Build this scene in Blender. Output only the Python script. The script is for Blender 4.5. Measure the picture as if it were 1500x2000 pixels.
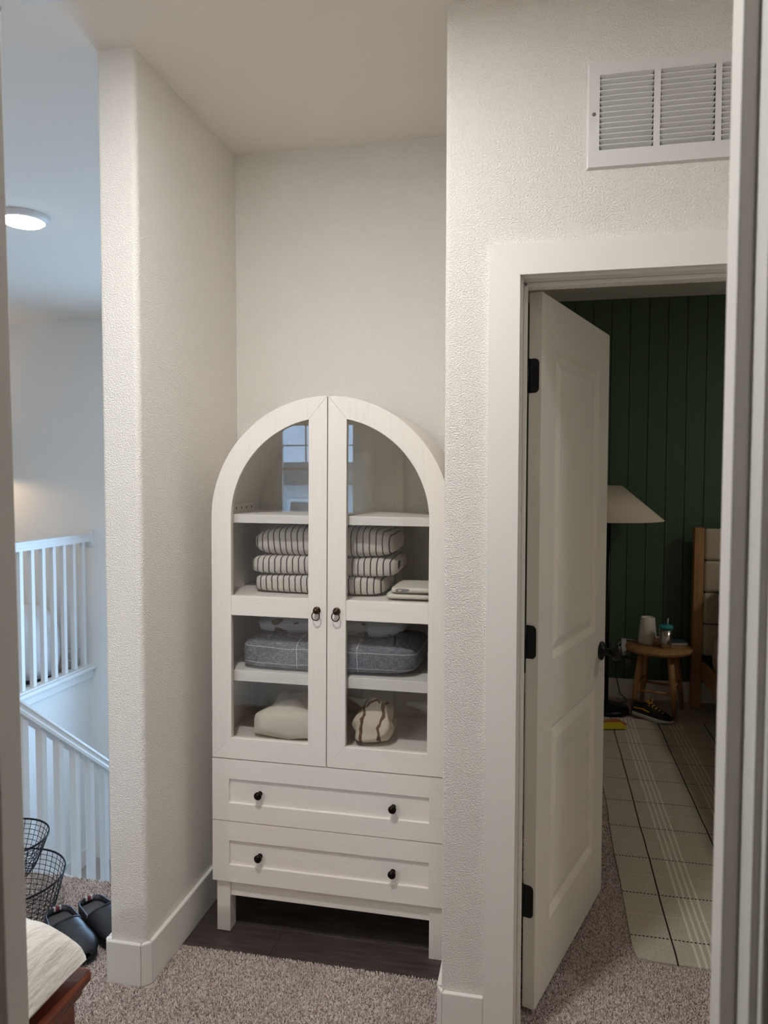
import bpy, math, random
import numpy as np
from mathutils import Matrix, Vector, noise

for _o in list(bpy.data.objects):
    bpy.data.objects.remove(_o)
SC = bpy.context.scene
COL = SC.collection
PI = math.pi
rnd = random.Random(7)

# ------------------------------------------------------------------ camera
CAM = (0.2366, -1.9294, 1.5254)
yaw, pitch, roll, FPX = -0.2036, -0.0471, 0.0017, 1431.2
F = Vector((math.sin(yaw) * math.cos(pitch), math.cos(yaw) * math.cos(pitch), math.sin(pitch)))
R = Vector((math.cos(yaw), -math.sin(yaw), 0)); U = R.cross(F)
R2 = math.cos(roll) * R + math.sin(roll) * U
U2 = -math.sin(roll) * R + math.cos(roll) * U
cd = bpy.data.cameras.new('camera'); cam = bpy.data.objects.new('camera', cd); COL.objects.link(cam)
cam.matrix_world = Matrix(((R2.x, U2.x, -F.x, CAM[0]), (R2.y, U2.y, -F.y, CAM[1]), (R2.z, U2.z, -F.z, CAM[2]), (0, 0, 0, 1)))
cd.sensor_fit = 'VERTICAL'; cd.sensor_height = 24.0; cd.lens = 24.0 * FPX / 2000.0
cd.clip_start = 0.02
cd.dof.use_dof = True; cd.dof.focus_distance = 2.35; cd.dof.aperture_fstop = 4.0
SC.camera = cam

# ------------------------------------------------------------------ world, lights, exposure
SC.view_settings.view_transform = 'Standard'
SC.view_settings.look = 'None'
SC.view_settings.gamma = 1.0
SC.view_settings.use_curve_mapping = False
SC.view_settings.exposure = 0.36
w = bpy.data.worlds.new('sky'); SC.world = w; w.use_nodes = True
bg = w.node_tree.nodes['Background']
bg.inputs[0].default_value = (0.46, 0.70, 1.0, 1); bg.inputs[1].default_value = 6.6
SC.cycles.diffuse_bounces = 5
SC.cycles.max_bounces = 10
SC.cycles.transparent_max_bounces = 10
SC.cycles.caustics_reflective = False
SC.cycles.caustics_refractive = False

def light(name, kind, loc, energy, color, size=0.1, rot=(0, 0, 0), portal=False, size_y=None):
    l = bpy.data.lights.new(name, kind); o = bpy.data.objects.new(name, l); COL.objects.link(o)
    o.location = loc; o.rotation_euler = rot; l.energy = energy; l.color = color
    if kind == 'AREA':
        l.shape = 'RECTANGLE' if size_y else 'DISK'; l.size = size
        if size_y: l.size_y = size_y
        if portal: l.cycles.is_portal = True
    else:
        l.shadow_soft_size = size
    return o
CE = 2.74
HALL_LAMP = (-0.43, -0.84); STAIR_LAMP = (-2.12, 1.138); BED_LAMP = (2.85, 1.55)
light('hall_lamp_light', 'AREA', (HALL_LAMP[0], HALL_LAMP[1], CE - 0.022), 17, (1.0, 0.995, 0.985), 0.15)
LOFT_LAMPS = [(-1.9, -1.9), (-3.9, -1.9), (-1.9, -4.3)]
for _i, _p in enumerate(LOFT_LAMPS):
    light('loft_lamp_light', 'AREA', (_p[0], _p[1], CE - 0.022), (6, 3, 34)[_i], (1.0, 1.0, 1.0), 0.15)
light('hall_end_fill_light', 'AREA', (1.95, -0.6, CE - 0.022), 4.5, (1.0, 1.0, 1.0), 0.15)  # added fill from out of view, brightens the door wall and alcove left wall
light('stair_lamp_light', 'AREA', (STAIR_LAMP[0], STAIR_LAMP[1], CE - 0.050), 3, (1.0, 1.0, 1.0), 0.17)
light('bedroom_lamp_light', 'AREA', (BED_LAMP[0], BED_LAMP[1], CE - 0.07), 10.5, (1.0, 0.93, 0.83), 0.3)
light('loft_window_portal', 'AREA', (-2.67, -6.97, 1.64), 1, (1, 1, 1), 1.2, (PI / 2, 0, 0), True, 1.4)
light('stair_window_portal', 'AREA', (-1.9, 3.215, 0.625), 1, (1, 1, 1), 1.3, (-PI / 2, 0, 0), True, 2.25)
light('loft_lamp_bulb', 'POINT', (-4.12, 2.9, 1.56), 4, (1.0, 0.74, 0.48), 0.03)

# ------------------------------------------------------------------ helpers
def s2l(c):
    return tuple(((v / 255.0) / 12.92 if v / 255.0 <= 0.04045 else ((v / 255.0 + 0.055) / 1.055) ** 2.4) for v in c)

class Nodes:
    def __init__(s, name):
        s.m = bpy.data.materials.new(name); s.m.use_nodes = True
        s.t = s.m.node_tree; s.n = s.t.nodes; s.l = s.t.links
        s.b = s.n['Principled BSDF']; s.out = s.n['Material Output']
    def add(s, typ, **kw):
        nd = s.n.new(typ)
        for k, v in kw.items():
            if k in nd.inputs.keys(): nd.inputs[k].default_value = v
            else: setattr(nd, k, v)
        return nd
    def link(s, a, b): s.l.new(a, b)
    def coord(s, kind='Object', scale=None):
        tc = s.add('ShaderNodeTexCoord')
        if scale is None: return tc.outputs[kind]
        mp = s.add('ShaderNodeMapping'); mp.inputs['Scale'].default_value = scale
        s.link(tc.outputs[kind], mp.inputs['Vector']); return mp.outputs['Vector']
    def noise(s, scale, detail=2.0, vec=None, rough=0.5):
        nd = s.add('ShaderNodeTexNoise'); nd.inputs['Scale'].default_value = scale
        nd.inputs['Detail'].default_value = detail; nd.inputs['Roughness'].default_value = rough
        s.link(vec if vec is not None else s.coord(), nd.inputs['Vector']); return nd
    def ramp(s, fac, stops):
        nd = s.add('ShaderNodeValToRGB'); cr = nd.color_ramp
        while len(cr.elements) < len(stops): cr.elements.new(0.5)
        for e, (p, c) in zip(cr.elements, stops):
            e.position = p; e.color = (*c, 1)
        s.link(fac, nd.inputs['Fac']); return nd
    def bump(s, height, dist, strength=1.0):
        nd = s.add('ShaderNodeBump'); nd.inputs['Distance'].default_value = dist; nd.inputs['Strength'].default_value = strength
        s.link(height, nd.inputs['Height']); s.link(nd.outputs['Normal'], s.b.inputs['Normal']); return nd
    def math(s, op, a, b=None):
        nd = s.add('ShaderNodeMath'); nd.operation = op
        for i, v in enumerate((a, b)):
            if v is None: continue
            if isinstance(v, (int, float)): nd.inputs[i].default_value = v
            else: s.link(v, nd.inputs[i])
        return nd.outputs[0]
    def mix(s, fac, a, b):
        nd = s.add('ShaderNodeMix'); nd.data_type = 'RGBA'
        if isinstance(fac, (int, float)): nd.inputs[0].default_value = fac
        else: s.link(fac, nd.inputs[0])
        for i, v in ((6, a), (7, b)):
            if isinstance(v, tuple): nd.inputs[i].default_value = (*v, 1)
            else: s.link(v, nd.inputs[i])
        return nd.outputs[2]

def plain(name, rgb, rough=0.5, metal=0.0, spec=0.5, var=0.0, vscale=8.0, bump=0.0, bscale=200.0):
    N = Nodes(name); c = s2l(rgb)
    N.b.inputs['Base Color'].default_value = (*c, 1); N.b.inputs['Roughness'].default_value = rough
    N.b.inputs['Metallic'].default_value = metal; N.b.inputs['Specular IOR Level'].default_value = spec
    if var:
        nz = N.noise(vscale, 4)
        r = N.ramp(nz.outputs['Fac'], [(0.25, tuple(x * (1 - var) for x in c)), (0.75, tuple(min(1, x * (1 + var)) for x in c))])
        N.link(r.outputs['Color'], N.b.inputs['Base Color'])
    if bump:
        nb = N.noise(bscale, 2); N.bump(nb.outputs['Fac'], bump)
    return N.m

def wall_paint(name, rgb, dist=0.0018):
    N = Nodes(name); c = s2l(rgb)
    N.b.inputs['Roughness'].default_value = 0.62; N.b.inputs['Specular IOR Level'].default_value = 0.3
    v = N.coord()
    big = N.noise(1.3, 3, v)
    r = N.ramp(big.outputs['Fac'], [(0.3, tuple(x * 0.975 for x in c)), (0.7, c)])
    N.link(r.outputs['Color'], N.b.inputs['Base Color'])
    n1 = N.noise(210, 2.5, N.coord('Object', (1, 1, 1.25)), 0.55)
    rr = N.ramp(n1.outputs['Fac'], [(0.38, (0, 0, 0)), (0.62, (1, 1, 1))])
    N.bump(rr.outputs['Color'], dist, 0.8)
    return N.m

def wood(name, dark, light_, scale=(1, 1, 1), rough=0.45, freq=6.0, bump=0.0006):
    N = Nodes(name); v = N.coord('Object', scale)
    n = N.noise(freq, 6, v, 0.62)
    r = N.ramp(n.outputs['Fac'], [(0.3, s2l(dark)), (0.7, s2l(light_))])
    N.link(r.outputs['Color'], N.b.inputs['Base Color']); N.b.inputs['Roughness'].default_value = rough
    N.bump(n.outputs['Fac'], bump, 0.5)
    return N.m

def glass(name, tint=(1, 1, 1), boost=1.0):
    N = Nodes(name); N.n.remove(N.b)
    tr = N.add('ShaderNodeBsdfTransparent'); tr.inputs[0].default_value = (*tint, 1)
    gl = N.add('ShaderNodeBsdfGlossy'); gl.inputs['Roughness'].default_value = 0.0
    ge = N.add('ShaderNodeNewGeometry'); dt = N.add('ShaderNodeVectorMath'); dt.operation = 'DOT_PRODUCT'
    N.link(ge.outputs['Incoming'], dt.inputs[0]); N.link(ge.outputs['Normal'], dt.inputs[1])
    om = N.math('SUBTRACT', 1.0, N.math('ABSOLUTE', dt.outputs['Value']))
    fr = N.math('ADD', N.math('MULTIPLY', N.math('POWER', om, 5.0), 0.957), 0.043)   # Schlick, same from both sides
    f2 = N.math('MULTIPLY', fr, boost)
    mx = N.add('ShaderNodeMixShader'); N.link(f2, mx.inputs[0]); N.link(tr.outputs[0], mx.inputs[1]); N.link(gl.outputs[0], mx.inputs[2])
    N.link(mx.outputs[0], N.out.inputs['Surface']); return N.m

def emit(name, rgb, strength):
    N = Nodes(name); N.b.inputs['Base Color'].default_value = (0.8, 0.8, 0.8, 1)
    N.b.inputs['Emission Color'].default_value = (*rgb, 1); N.b.inputs['Emission Strength'].default_value = strength
    return N.m

class MB:
    """collects vertices and faces for ONE mesh object"""
    def __init__(s): s.v = []; s.f = []; s.sm = []
    def add(s, vs, fs, smooth=False):
        o = len(s.v); s.v.extend([tuple(p) for p in vs]); s.f.extend([tuple(i + o for i in f) for f in fs]); s.sm.extend([smooth] * len(fs)); return s
    def box(s, x0, x1, y0, y1, z0, z1):
        v = [(x, y, z) for z in (z0, z1) for y in (y0, y1) for x in (x0, x1)]
        return s.add(v, [(0, 2, 3, 1), (4, 5, 7, 6), (0, 1, 5, 4), (2, 6, 7, 3), (0, 4, 6, 2), (1, 3, 7, 5)])
    def prism(s, poly, a0, a1, axis='z', smooth=False):
        """poly: 2D points; axis z -> (x,y), y -> (x,z), x -> (y,z)"""
        ar = sum(poly[i][0] * poly[(i + 1) % len(poly)][1] - poly[(i + 1) % len(poly)][0] * poly[i][1] for i in range(len(poly)))
        if ar < 0: poly = poly[::-1]
        def P(p, a):
            return {'z': (p[0], p[1], a), 'y': (p[0], a, p[1]), 'x': (a, p[0], p[1])}[axis]
        n = len(poly); v = [P(p, a0) for p in poly] + [P(p, a1) for p in poly]
        flip = axis == 'y'
        caps = [tuple(range(n - 1, -1, -1)), tuple(range(n, 2 * n))]
        sides = [(i, (i + 1) % n, n + (i + 1) % n, n + i) for i in range(n)]
        if flip: caps = [c[::-1] for c in caps]; sides = [c[::-1] for c in sides]
        s.add(v, caps, False)
        o = len(s.v) - 2 * n
        s.f.extend([tuple(i + o for i in f) for f in sides]); s.sm.extend([smooth] * n); return s
    def lathe(s, prof, n=24, c=(0, 0, 0), axis='z', smooth=True):
        v = []
        for r, h in prof:
            for k in range(n):
                a = 2 * PI * k / n; x, y = r * math.cos(a), r * math.sin(a)
                p = {'z': (x, y, h), 'y': (x, h, -y), 'x': (h, x, y)}[axis]
                v.append((p[0] + c[0], p[1] + c[1], p[2] + c[2]))
        f = []
        m = len(prof)
        for i in range(m - 1):
            for k in range(n):
                f.append((i * n + k, i * n + (k + 1) % n, (i + 1) * n + (k + 1) % n, (i + 1) * n + k))
        s.add(v, f, smooth)
        o = len(s.v) - len(v)
        if prof[0][0] > 1e-6: s.f.append(tuple(o + k for k in range(n - 1, -1, -1))); s.sm.append(False)
        if prof[-1][0] > 1e-6: s.f.append(tuple(o + (m - 1) * n + k for k in range(n))); s.sm.append(False)
        return s
    def tube(s, path, r, n=6, closed=False, smooth=True):
        path = [Vector(p) for p in path]; m = len(path)
        rr = r if isinstance(r, (list, tuple)) else [r] * m
        v = []; prev = None
        for i, p in enumerate(path):
            if closed: t = path[(i + 1) % m] - path[i - 1]
            else: t = path[min(i + 1, m - 1)] - path[max(i - 1, 0)]
            if t.length < 1e-9: t = Vector((0, 0, 1))
            t.normalize()
            if prev is None:
                up = Vector((0, 0, 1)) if abs(t.z) < 0.9 else Vector((1, 0, 0))
                a = t.cross(up).normalized()
            else:
                a = (prev - t * prev.dot(t))
                a = a.normalized() if a.length > 1e-6 else t.orthogonal().normalized()
            prev = a; b = t.cross(a)
            for k in range(n):
                q = 2 * PI * k / n; v.append(p + (a * math.cos(q) + b * math.sin(q)) * rr[i])
        f = []
        for i in range(m if closed else m - 1):
            j = (i + 1) % m
            for k in range(n): f.append((i * n + k, i * n + (k + 1) % n, j * n + (k + 1) % n, j * n + k))
        if not closed: f += [tuple(range(n - 1, -1, -1)), tuple((m - 1) * n + k for k in range(n))]
        return s.add(v, f, smooth)
    def grid(s, rows, closed=False, smooth=True, flip=False):
        """rows: list of equally long point lists"""
        m, n = len(rows), len(rows[0]); v = [p for r in rows for p in r]; f = []
        for i in range(m - 1):
            for k in range(n if closed else n - 1):
                q = (i * n + k, i * n + (k + 1) % n, (i + 1) * n + (k + 1) % n, (i + 1) * n + k)
                f.append(q[::-1] if flip else q)
        return s.add(v, f, smooth)
    def fan(s, ring, centre, flip=False, smooth=True):
        n = len(ring); f = [(k, (k + 1) % n, n) for k in range(n)]
        return s.add(list(ring) + [centre], [q[::-1] if flip else q for q in f], smooth)
    def blob(s, w, d, h, e1=0.6, e2=0.4, nu=40, nv=20, amp=0.0, freq=6.0, seed=0, c=(0, 0, 0), fn=None):
        """super-ellipsoid standing on z=0: plan w x d, height h"""
        sg = lambda x, e: math.copysign(abs(x) ** e, x)
        rows = []
        for i in range(nv + 1):
            ph = -PI / 2 + PI * i / nv; row = []
            for k in range(nu):
                th = 2 * PI * k / nu
                x = w / 2 * sg(math.cos(ph), e1) * sg(math.cos(th), e2)
                y = d / 2 * sg(math.cos(ph), e1) * sg(math.sin(th), e2)
                z = h / 2 * (1 + sg(math.sin(ph), e1))
                if fn: x, y, z = fn(x, y, z)
                if amp:
                    nv_ = noise.noise_vector(Vector((x * freq + seed * 3.1, y * freq, z * freq * 1.6)))
                    k2 = min(1.0, z / (0.25 * h))
                    x += amp * nv_.x; y += amp * nv_.y; z += amp * nv_.z * k2
                row.append((x + c[0], y + c[1], z + c[2]))
            rows.append(row)
        return s.grid(rows, closed=True)

def mesh_of(mb, name):
    me = bpy.data.meshes.new(name); me.from_pydata(mb.v, [], mb.f)
    me.polygons.foreach_set('use_smooth', mb.sm); me.update(); return me

def obj(name, mb, mat, parent=None, bevel=0.0, loc=None, rot=None, seg=2, sub=0, solid=0.0):
    me = mb if isinstance(mb, bpy.types.Mesh) else mesh_of(mb, name)
    o = bpy.data.objects.new(name, me); COL.objects.link(o)
    if mat is not None and len(me.materials) == 0: me.materials.append(mat)
    if parent is not None: o.parent = parent
    if loc: o.location = loc
    if rot: o.rotation_euler = rot
    if solid:
        md = o.modifiers.new('solid', 'SOLIDIFY'); md.thickness = solid; md.offset = 0
    if sub:
        md = o.modifiers.new('sub', 'SUBSURF'); md.levels = sub; md.render_levels = sub
    if bevel:
        md = o.modifiers.new('bevel', 'BEVEL'); md.width = bevel; md.segments = seg; md.limit_method = 'ANGLE'; md.angle_limit = math.radians(40)
    return o

def tag(o, label, cat=None, group=None, kind=None):
    o['label'] = label
    if cat: o['category'] = cat
    if group: o['group'] = group
    if kind: o['kind'] = kind
    return o

def thing(name, loc, label, cat, rotz=0.0, group=None, kind=None, rot=None):
    o = bpy.data.objects.new(name, None); COL.objects.link(o); o.empty_display_size = 0.05
    o.location = loc; o.rotation_euler = rot if rot else (0, 0, rotz)
    return tag(o, label, cat, group, kind)

def arc(cx, cz, r, a0, a1, n):
    return [(cx + r * math.cos(math.radians(a0 + (a1 - a0) * i / n)), cz + r * math.sin(math.radians(a0 + (a1 - a0) * i / n))) for i in range(n + 1)]

# ------------------------------------------------------------------ materials
M = {}
M['wall'] = wall_paint('textured_wall_paint', (243, 239, 232))
M['wall_far'] = plain('smooth_wall_paint', (238, 237, 234), 0.65, spec=0.3, var=0.02, vscale=1.0, bump=0.0006, bscale=160)
M['ceiling'] = plain('ceiling_paint', (238, 233, 224), 0.8, spec=0.2, bump=0.0005, bscale=90)
M['trim'] = plain('semi_gloss_trim', (238, 235, 229), 0.38, var=0.012, vscale=3.0)
M['door'] = plain('satin_door_paint', (236, 232, 222), 0.36, bump=0.0002, bscale=60)
M['jamb'] = plain('jamb_paint', (226, 222, 216), 0.42)
M['black'] = plain('black_metal', (14, 14, 16), 0.38, metal=0.3)
M['wire'] = plain('black_wire', (18, 19, 22), 0.42, metal=0.4)
M['brass'] = plain('aged_brass', (74, 62, 46), 0.33, metal=1.0)
M['bronze'] = plain('dark_bronze', (40, 33, 28), 0.3, metal=0.9)
M['rail'] = plain('white_rail_paint', (232, 232, 230), 0.35)
M['grille'] = plain('white_grille_enamel', (226, 224, 222), 0.4)
M['grille_back'] = plain('duct_grey', (120, 116, 108), 0.8)
M['dark'] = plain('dark_gap', (20, 19, 17), 0.9)
M['glass'] = glass('clear_glass', (0.965, 0.97, 0.97), 1.0)
M['pane'] = glass('window_glass', (0.96, 0.98, 1.0), 1.0)
M['vinyl_frame'] = plain('white_vinyl', (232, 232, 230), 0.4)
M['siding'] = plain('neighbour_siding', (206, 208, 210), 0.8)
M['shingle'] = plain('neighbour_shingle', (92, 94, 98), 0.9)

def cabinet_mat():
    N = Nodes('whitewashed_wood'); v = N.coord('Object', (34, 34, 2.2))
    n = N.noise(3.0, 5, v, 0.65)
    r = N.ramp(n.outputs['Fac'], [(0.28, s2l((229, 222, 212))), (0.42, s2l((237, 230, 221))), (0.7, s2l((239, 233, 225)))])
    N.link(r.outputs['Color'], N.b.inputs['Base Color']); N.b.inputs['Roughness'].default_value = 0.45
    N.bump(n.outputs['Fac'], 0.0004, 0.4); return N.m
M['cab'] = cabinet_mat()
def cabinet_h():
    N = Nodes('whitewashed_wood_crosswise'); v = N.coord('Object', (2.2, 34, 34))
    n = N.noise(3.0, 5, v, 0.65)
    r = N.ramp(n.outputs['Fac'], [(0.28, s2l((229, 222, 212))), (0.42, s2l((237, 230, 221))), (0.7, s2l((239, 233, 225)))])
    N.link(r.outputs['Color'], N.b.inputs['Base Color']); N.b.inputs['Roughness'].default_value = 0.45
    N.bump(n.outputs['Fac'], 0.0004, 0.4); return N.m
M['cab_h'] = cabinet_h()
M['cab_in'] = plain('cabinet_inside', (228, 222, 208), 0.6)

def carpet_mat():
    N = Nodes('carpet_yarn'); g = N.add('ShaderNodeNewGeometry')
    r = N.ramp(g.outputs['Random Per Island'], [(0.0, s2l((136, 118, 110))), (0.25, s2l((186, 168, 160))), (0.6, s2l((218, 203, 195))), (1.0, s2l((242, 232, 226)))])
    N.link(r.outputs['Color'], N.b.inputs['Base Color']); N.b.inputs['Roughness'].default_value = 0.95
    N.b.inputs['Specular IOR Level'].default_value = 0.1; return N.m
M['pile'] = carpet_mat()
def carpet_base():
    N = Nodes('carpet_field'); v = N.coord()
    n = N.noise(260, 2, v, 0.6); n2 = N.noise(700, 1, v)
    f = N.math('ADD', N.math('MULTIPLY', n.outputs['Fac'], 0.6), N.math('MULTIPLY', n2.outputs['Fac'], 0.4))
    r = N.ramp(f, [(0.32, s2l((124, 108, 100))), (0.5, s2l((196, 180, 171))), (0.68, s2l((236, 225, 218)))])
    N.link(r.outputs['Color'], N.b.inputs['Base Color']); N.b.inputs['Roughness'].default_value = 0.95
    N.b.inputs['Specular IOR Level'].default_value = 0.1
    N.bump(f, 0.006, 0.7); return N.m
M['carpet'] = carpet_base()
M['plank'] = wood('dark_vinyl_plank', (52, 44, 42), (84, 72, 68), (1.2, 14, 14), 0.5, 5.0, 0.0003)
M['oak'] = wood('oak_wood', (146, 104, 64), (190, 146, 98), (10, 10, 1.2), 0.5, 5.0, 0.0003)
M['cherry'] = wood('cherry_wood', (70, 28, 14), (122, 56, 28), (2, 1, 8), 0.32, 5.0, 0.0002)
M['green'] = plain('dark_green_paint', (66, 88, 66), 0.5, var=0.04, vscale=2.0)
M['green_gap'] = plain('groove_shadow_paint', (30, 40, 32), 0.8)

# ================================================================== STRUCTURE
def structure(name, mb, mat, label, cat, **kw):
    o = obj(name, mb, mat, **kw); tag(o, label, cat, kind='structure'); return o

XL, XLL, YC, D = -0.889, -1.009, 0.0147, 0.729
BH, BT = 0.131, 0.014
YF, XR = 3.227, -3.2         # far stair wall, landing railing plane
YG = 3.33                    # green wall
def rounded_corner(cx, cy, r, a0, a1, n=6):
    return arc(cx, cy, r, a0, a1, n)

# floor: carpet everywhere except the stairwell and the alcove
fl = MB()
def slab(x0, x1, y0, y1, z1=0.0, z0=-0.25): fl.box(x0, x1, y0, y1, z0, z1)
slab(-5.6, -1.009, -7.0, 0.497)
slab(-1.009, 4.0, -7.0, 0.205)
slab(-5.6, XR - 0.14, 0.497, YF)
slab(0.0, 4.0, 0.205, YG)
floor = structure('floor', fl, M['carpet'], 'mottled grey brown carpet of the hall and bedroom', 'floor')

# carpet pile (real tufts where the carpet is near enough to see them)
def pile(rects, holes, step, name):
    rg = np.random.default_rng(3)
    P = []
    for x0, x1, y0, y1 in rects:
        gx, gy = np.meshgrid(np.arange(x0, x1, step), np.arange(y0, y1, step))
        p = np.stack([gx.ravel(), gy.ravel()], 1); p += rg.uniform(-0.5, 0.5, p.shape) * step
        P.append(p)
    P = np.concatenate(P)
    for x0, x1, y0, y1 in holes:
        P = P[~((P[:, 0] > x0) & (P[:, 0] < x1) & (P[:, 1] > y0) & (P[:, 1] < y1))]
    n = len(P); h = rg.uniform(0.0048, 0.0080, n); a = rg.uniform(0, 2 * np.pi, n)
    lean = rg.uniform(0.0008, 0.0036, n); la = rg.uniform(0, 2 * np.pi, n); r = rg.uniform(0.0015, 0.0024, n)
    V = np.zeros((n, 7, 3))
    for k in range(3):
        q = a + k * 2 * np.pi / 3
        V[:, k, 0] = P[:, 0] + r * np.cos(q); V[:, k, 1] = P[:, 1] + r * np.sin(q); V[:, k, 2] = -0.001
        q2 = q + 0.7
        V[:, 3 + k, 0] = P[:, 0] + lean * 0.55 * np.cos(la) + r * 1.05 * np.cos(q2); V[:, 3 + k, 1] = P[:, 1] + lean * 0.55 * np.sin(la) + r * 1.05 * np.sin(q2); V[:, 3 + k, 2] = h * 0.65
    V[:, 6, 0] = P[:, 0] + lean * np.cos(la); V[:, 6, 1] = P[:, 1] + lean * np.sin(la); V[:, 6, 2] = h
    base = (np.arange(n) * 7)[:, None]
    T = np.concatenate([base + np.array([[0, 1, 4]]), base + np.array([[0, 4, 3]]), base + np.array([[1, 2, 5]]), base + np.array([[1, 5, 4]]),
                        base + np.array([[2, 0, 3]]), base + np.array([[2, 3, 5]]), base + np.array([[3, 4, 6]]), base + np.array([[4, 5, 6]]), base + np.array([[5, 3, 6]])])
    me = bpy.data.meshes.new(name)
    me.vertices.add(n * 7); me.vertices.foreach_set('co', V.reshape(-1))
    me.loops.add(len(T) * 3); me.loops.foreach_set('vertex_index', T.reshape(-1).astype(np.int32))
    me.polygons.add(len(T)); me.polygons.foreach_set('loop_start', np.arange(0, len(T) * 3, 3, dtype=np.int32))
    me.polygons.foreach_set('loop_total', np.full(len(T), 3, dtype=np.int32))
    me.polygons.foreach_set('use_smooth', np.ones(len(T), dtype=bool))
    me.update(calc_edges=True); me.validate(); return me
pm = pile([(-1.75, 0.22, -0.5, 0.212), (-1.75, -1.01, 0.212, 0.497), (0.2, 0.95, -0.12, 0.52), (0.2, 0.585, 0.52, 1.75)],
          [(-1.024, -0.874, 0.0, 0.6), (-0.014, 0.2, -0.016, 0.3), (0.10, 0.21, -0.02, 0.13)], 0.0040, 'carpet_pile')
pl = obj('carpet_pile', pm, M['pile'], floor); pl['kind'] = 'stuff'; pl['label'] = 'tufted grey brown carpet pile'

# alcove floor of dark planks
fa = structure('floor_alcove', MB().box(XL, 0.0, 0.205, D, -0.25, -0.006), M['dark'], 'dark wood-look plank floor inside the alcove', 'floor')
py = 0.206
for wv, off in ((0.15, 0.31), (0.15, 0.62), (0.15, 0.18), (0.073, 0.45)):
    for a, b in ((XL, XL + off), (XL + off, 0.0)):
        obj('plank', MB().box(a + 0.0003, b - 0.0003, py + 0.0003, py + wv - 0.0003, -0.006, 0.0), M['plank'], fa, bevel=0.0005, seg=1)
    py += wv

structure('ceiling', MB().box(-5.6, 4.1, -7.1, 3.6, CE, CE + 0.15), M['ceiling'], 'flat off-white ceiling', 'ceiling')

# alcove left wall with bullnosed free end
r = 0.019
poly = [(XLL, YF)] + [(XLL + 0.012 - 0.012 * math.cos(math.radians(t)), YC + 0.012 - 0.012 * math.sin(math.radians(t))) for t in range(0, 91, 15)] \
     + [(XL - r + r * math.sin(math.radians(t)), YC + r - r * math.cos(math.radians(t))) for t in range(0, 91, 10)] + [(XL, YF)]
wl = MB().prism(poly, -3.0, CE, 'z', smooth=False)
wall_left = structure('wall_left', wl, M['wall'], 'narrow textured white wall end left of the alcove', 'wall')
structure('wall_back', MB().box(XL, 0.0, D, D + 0.12, -0.1, CE), M['wall'], 'plain back wall of the alcove', 'wall')

# door wall on the right, with the bedroom doorway
OX0, OX1, OZ = 0.190, 0.946, 2.05
r = 0.013
poly = [(0.0, D)] + [(r - r * math.cos(math.radians(t)), r - r * math.sin(math.radians(t))) for t in range(0, 91, 10)] + [(OX0, 0.0), (OX0, 0.12), (0.12, 0.12), (0.12, D)]
wr = MB().prism(poly, -0.1, CE, 'z')
VX0, VX1, VZ0, VZ1 = 0.377, 0.794, 2.331, 2.5205
wr.box(OX0, OX1, 0.0, 0.12, OZ, VZ0); wr.box(OX0, OX1, 0.0, 0.12, VZ1, CE); wr.box(OX0, VX0, 0.0, 0.12, VZ0, VZ1); wr.box(VX1, OX1, 0.0, 0.12, VZ0, VZ1); wr.box(OX1, 4.0, 0.0, 0.12, -0.1, CE)
structure('wall_right', wr, M['wall'], 'textured white wall with the bedroom doorway', 'wall')

# baseboards
def baseboard(name, label, polys, z0=0.0, z1=BH):
    root = thing(name, (0, 0, 0), label, 'baseboard', kind='structure')
    for p in polys:
        obj('board', MB().prism(p, z0, z1, 'z'), M['trim'], root, bevel=0.0035, seg=2)
    return root
g = 0.0006
ch = 0.012
baseboard('baseboard_left', 'white baseboard wrapping the narrow wall end left of the alcove', [
    [(XLL - BT, 0.49), (XLL - BT, YC + ch), (XLL, YC + ch), (XLL, 0.49)],
    [(XLL - BT, YC + ch - g), (XLL - BT, YC), (XLL - 0.004, YC - BT), (XLL + 0.006, YC), (XLL, YC + ch - g)],
    [(XLL - 0.004 + g, YC - BT), (XL - ch, YC - BT), (XL - ch - 0.004, YC), (XLL + 0.006, YC)],
    [(XL - ch + g, YC - BT), (XL + BT - g, YC + ch - g), (XL - 0.002, YC + ch + 0.004), (XL - ch - 0.002, YC - 0.002)],
    [(XL + BT, YC + ch + g * 2), (XL + BT, D - BT), (XL, D - BT), (XL, YC + ch + 0.006)]])
baseboard('baseboard_back', 'white baseboard along the alcove back wall', [[(XL + BT, D - BT), (-BT, D - BT), (-BT, D), (XL + BT, D)]])
baseboard('baseboard_right', 'white baseboard left of the bedroom door casing', [
    [(-BT, 0.016), (-BT, D - BT), (0, D - BT), (0, 0.016)],
    [(-BT, 0.015), (0.002, -BT), (0.006, 0.0), (0, 0.009)],
    [(0.0026, -BT), (0.1142, -BT), (0.1142, 0), (0.007, 0)]])

# bedroom door casing and jambs
t1 = thing('trim_1', (0, 0, 0), 'flat white casing and jamb around the bedroom doorway', 'door frame', kind='structure')
CX0, CX1, CZ0, CZ1 = 0.1146, 0.1934, 2.0388, 2.1176
JX0, JX1, JZ = 0.2005, 0.932, 2.0325
e = 0.0
obj('casing_board', MB().prism([(CX0, 0), (CX1, 0), (CX1, CZ0 - e), (CX0, CZ1 - e)], -0.018, 0.0, 'y'), M['trim'], t1, bevel=0.0005, seg=1)
RX0 = JX1 + 0.007; RX1 = RX0 + 0.0788
obj('casing_board', MB().prism([(CX0 + e, CZ1), (CX1 + e, CZ0), (RX0 - e, CZ0), (RX1 - e, CZ1)], -0.018, 0.0, 'y'), M['trim'], t1, bevel=0.0005, seg=1)
obj('casing_board', MB().prism([(RX0, 0), (RX1, 0), (RX1, CZ1 - e), (RX0, CZ0 - e)], -0.018, 0.0, 'y'), M['trim'], t1, bevel=0.0005, seg=1)
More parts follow.
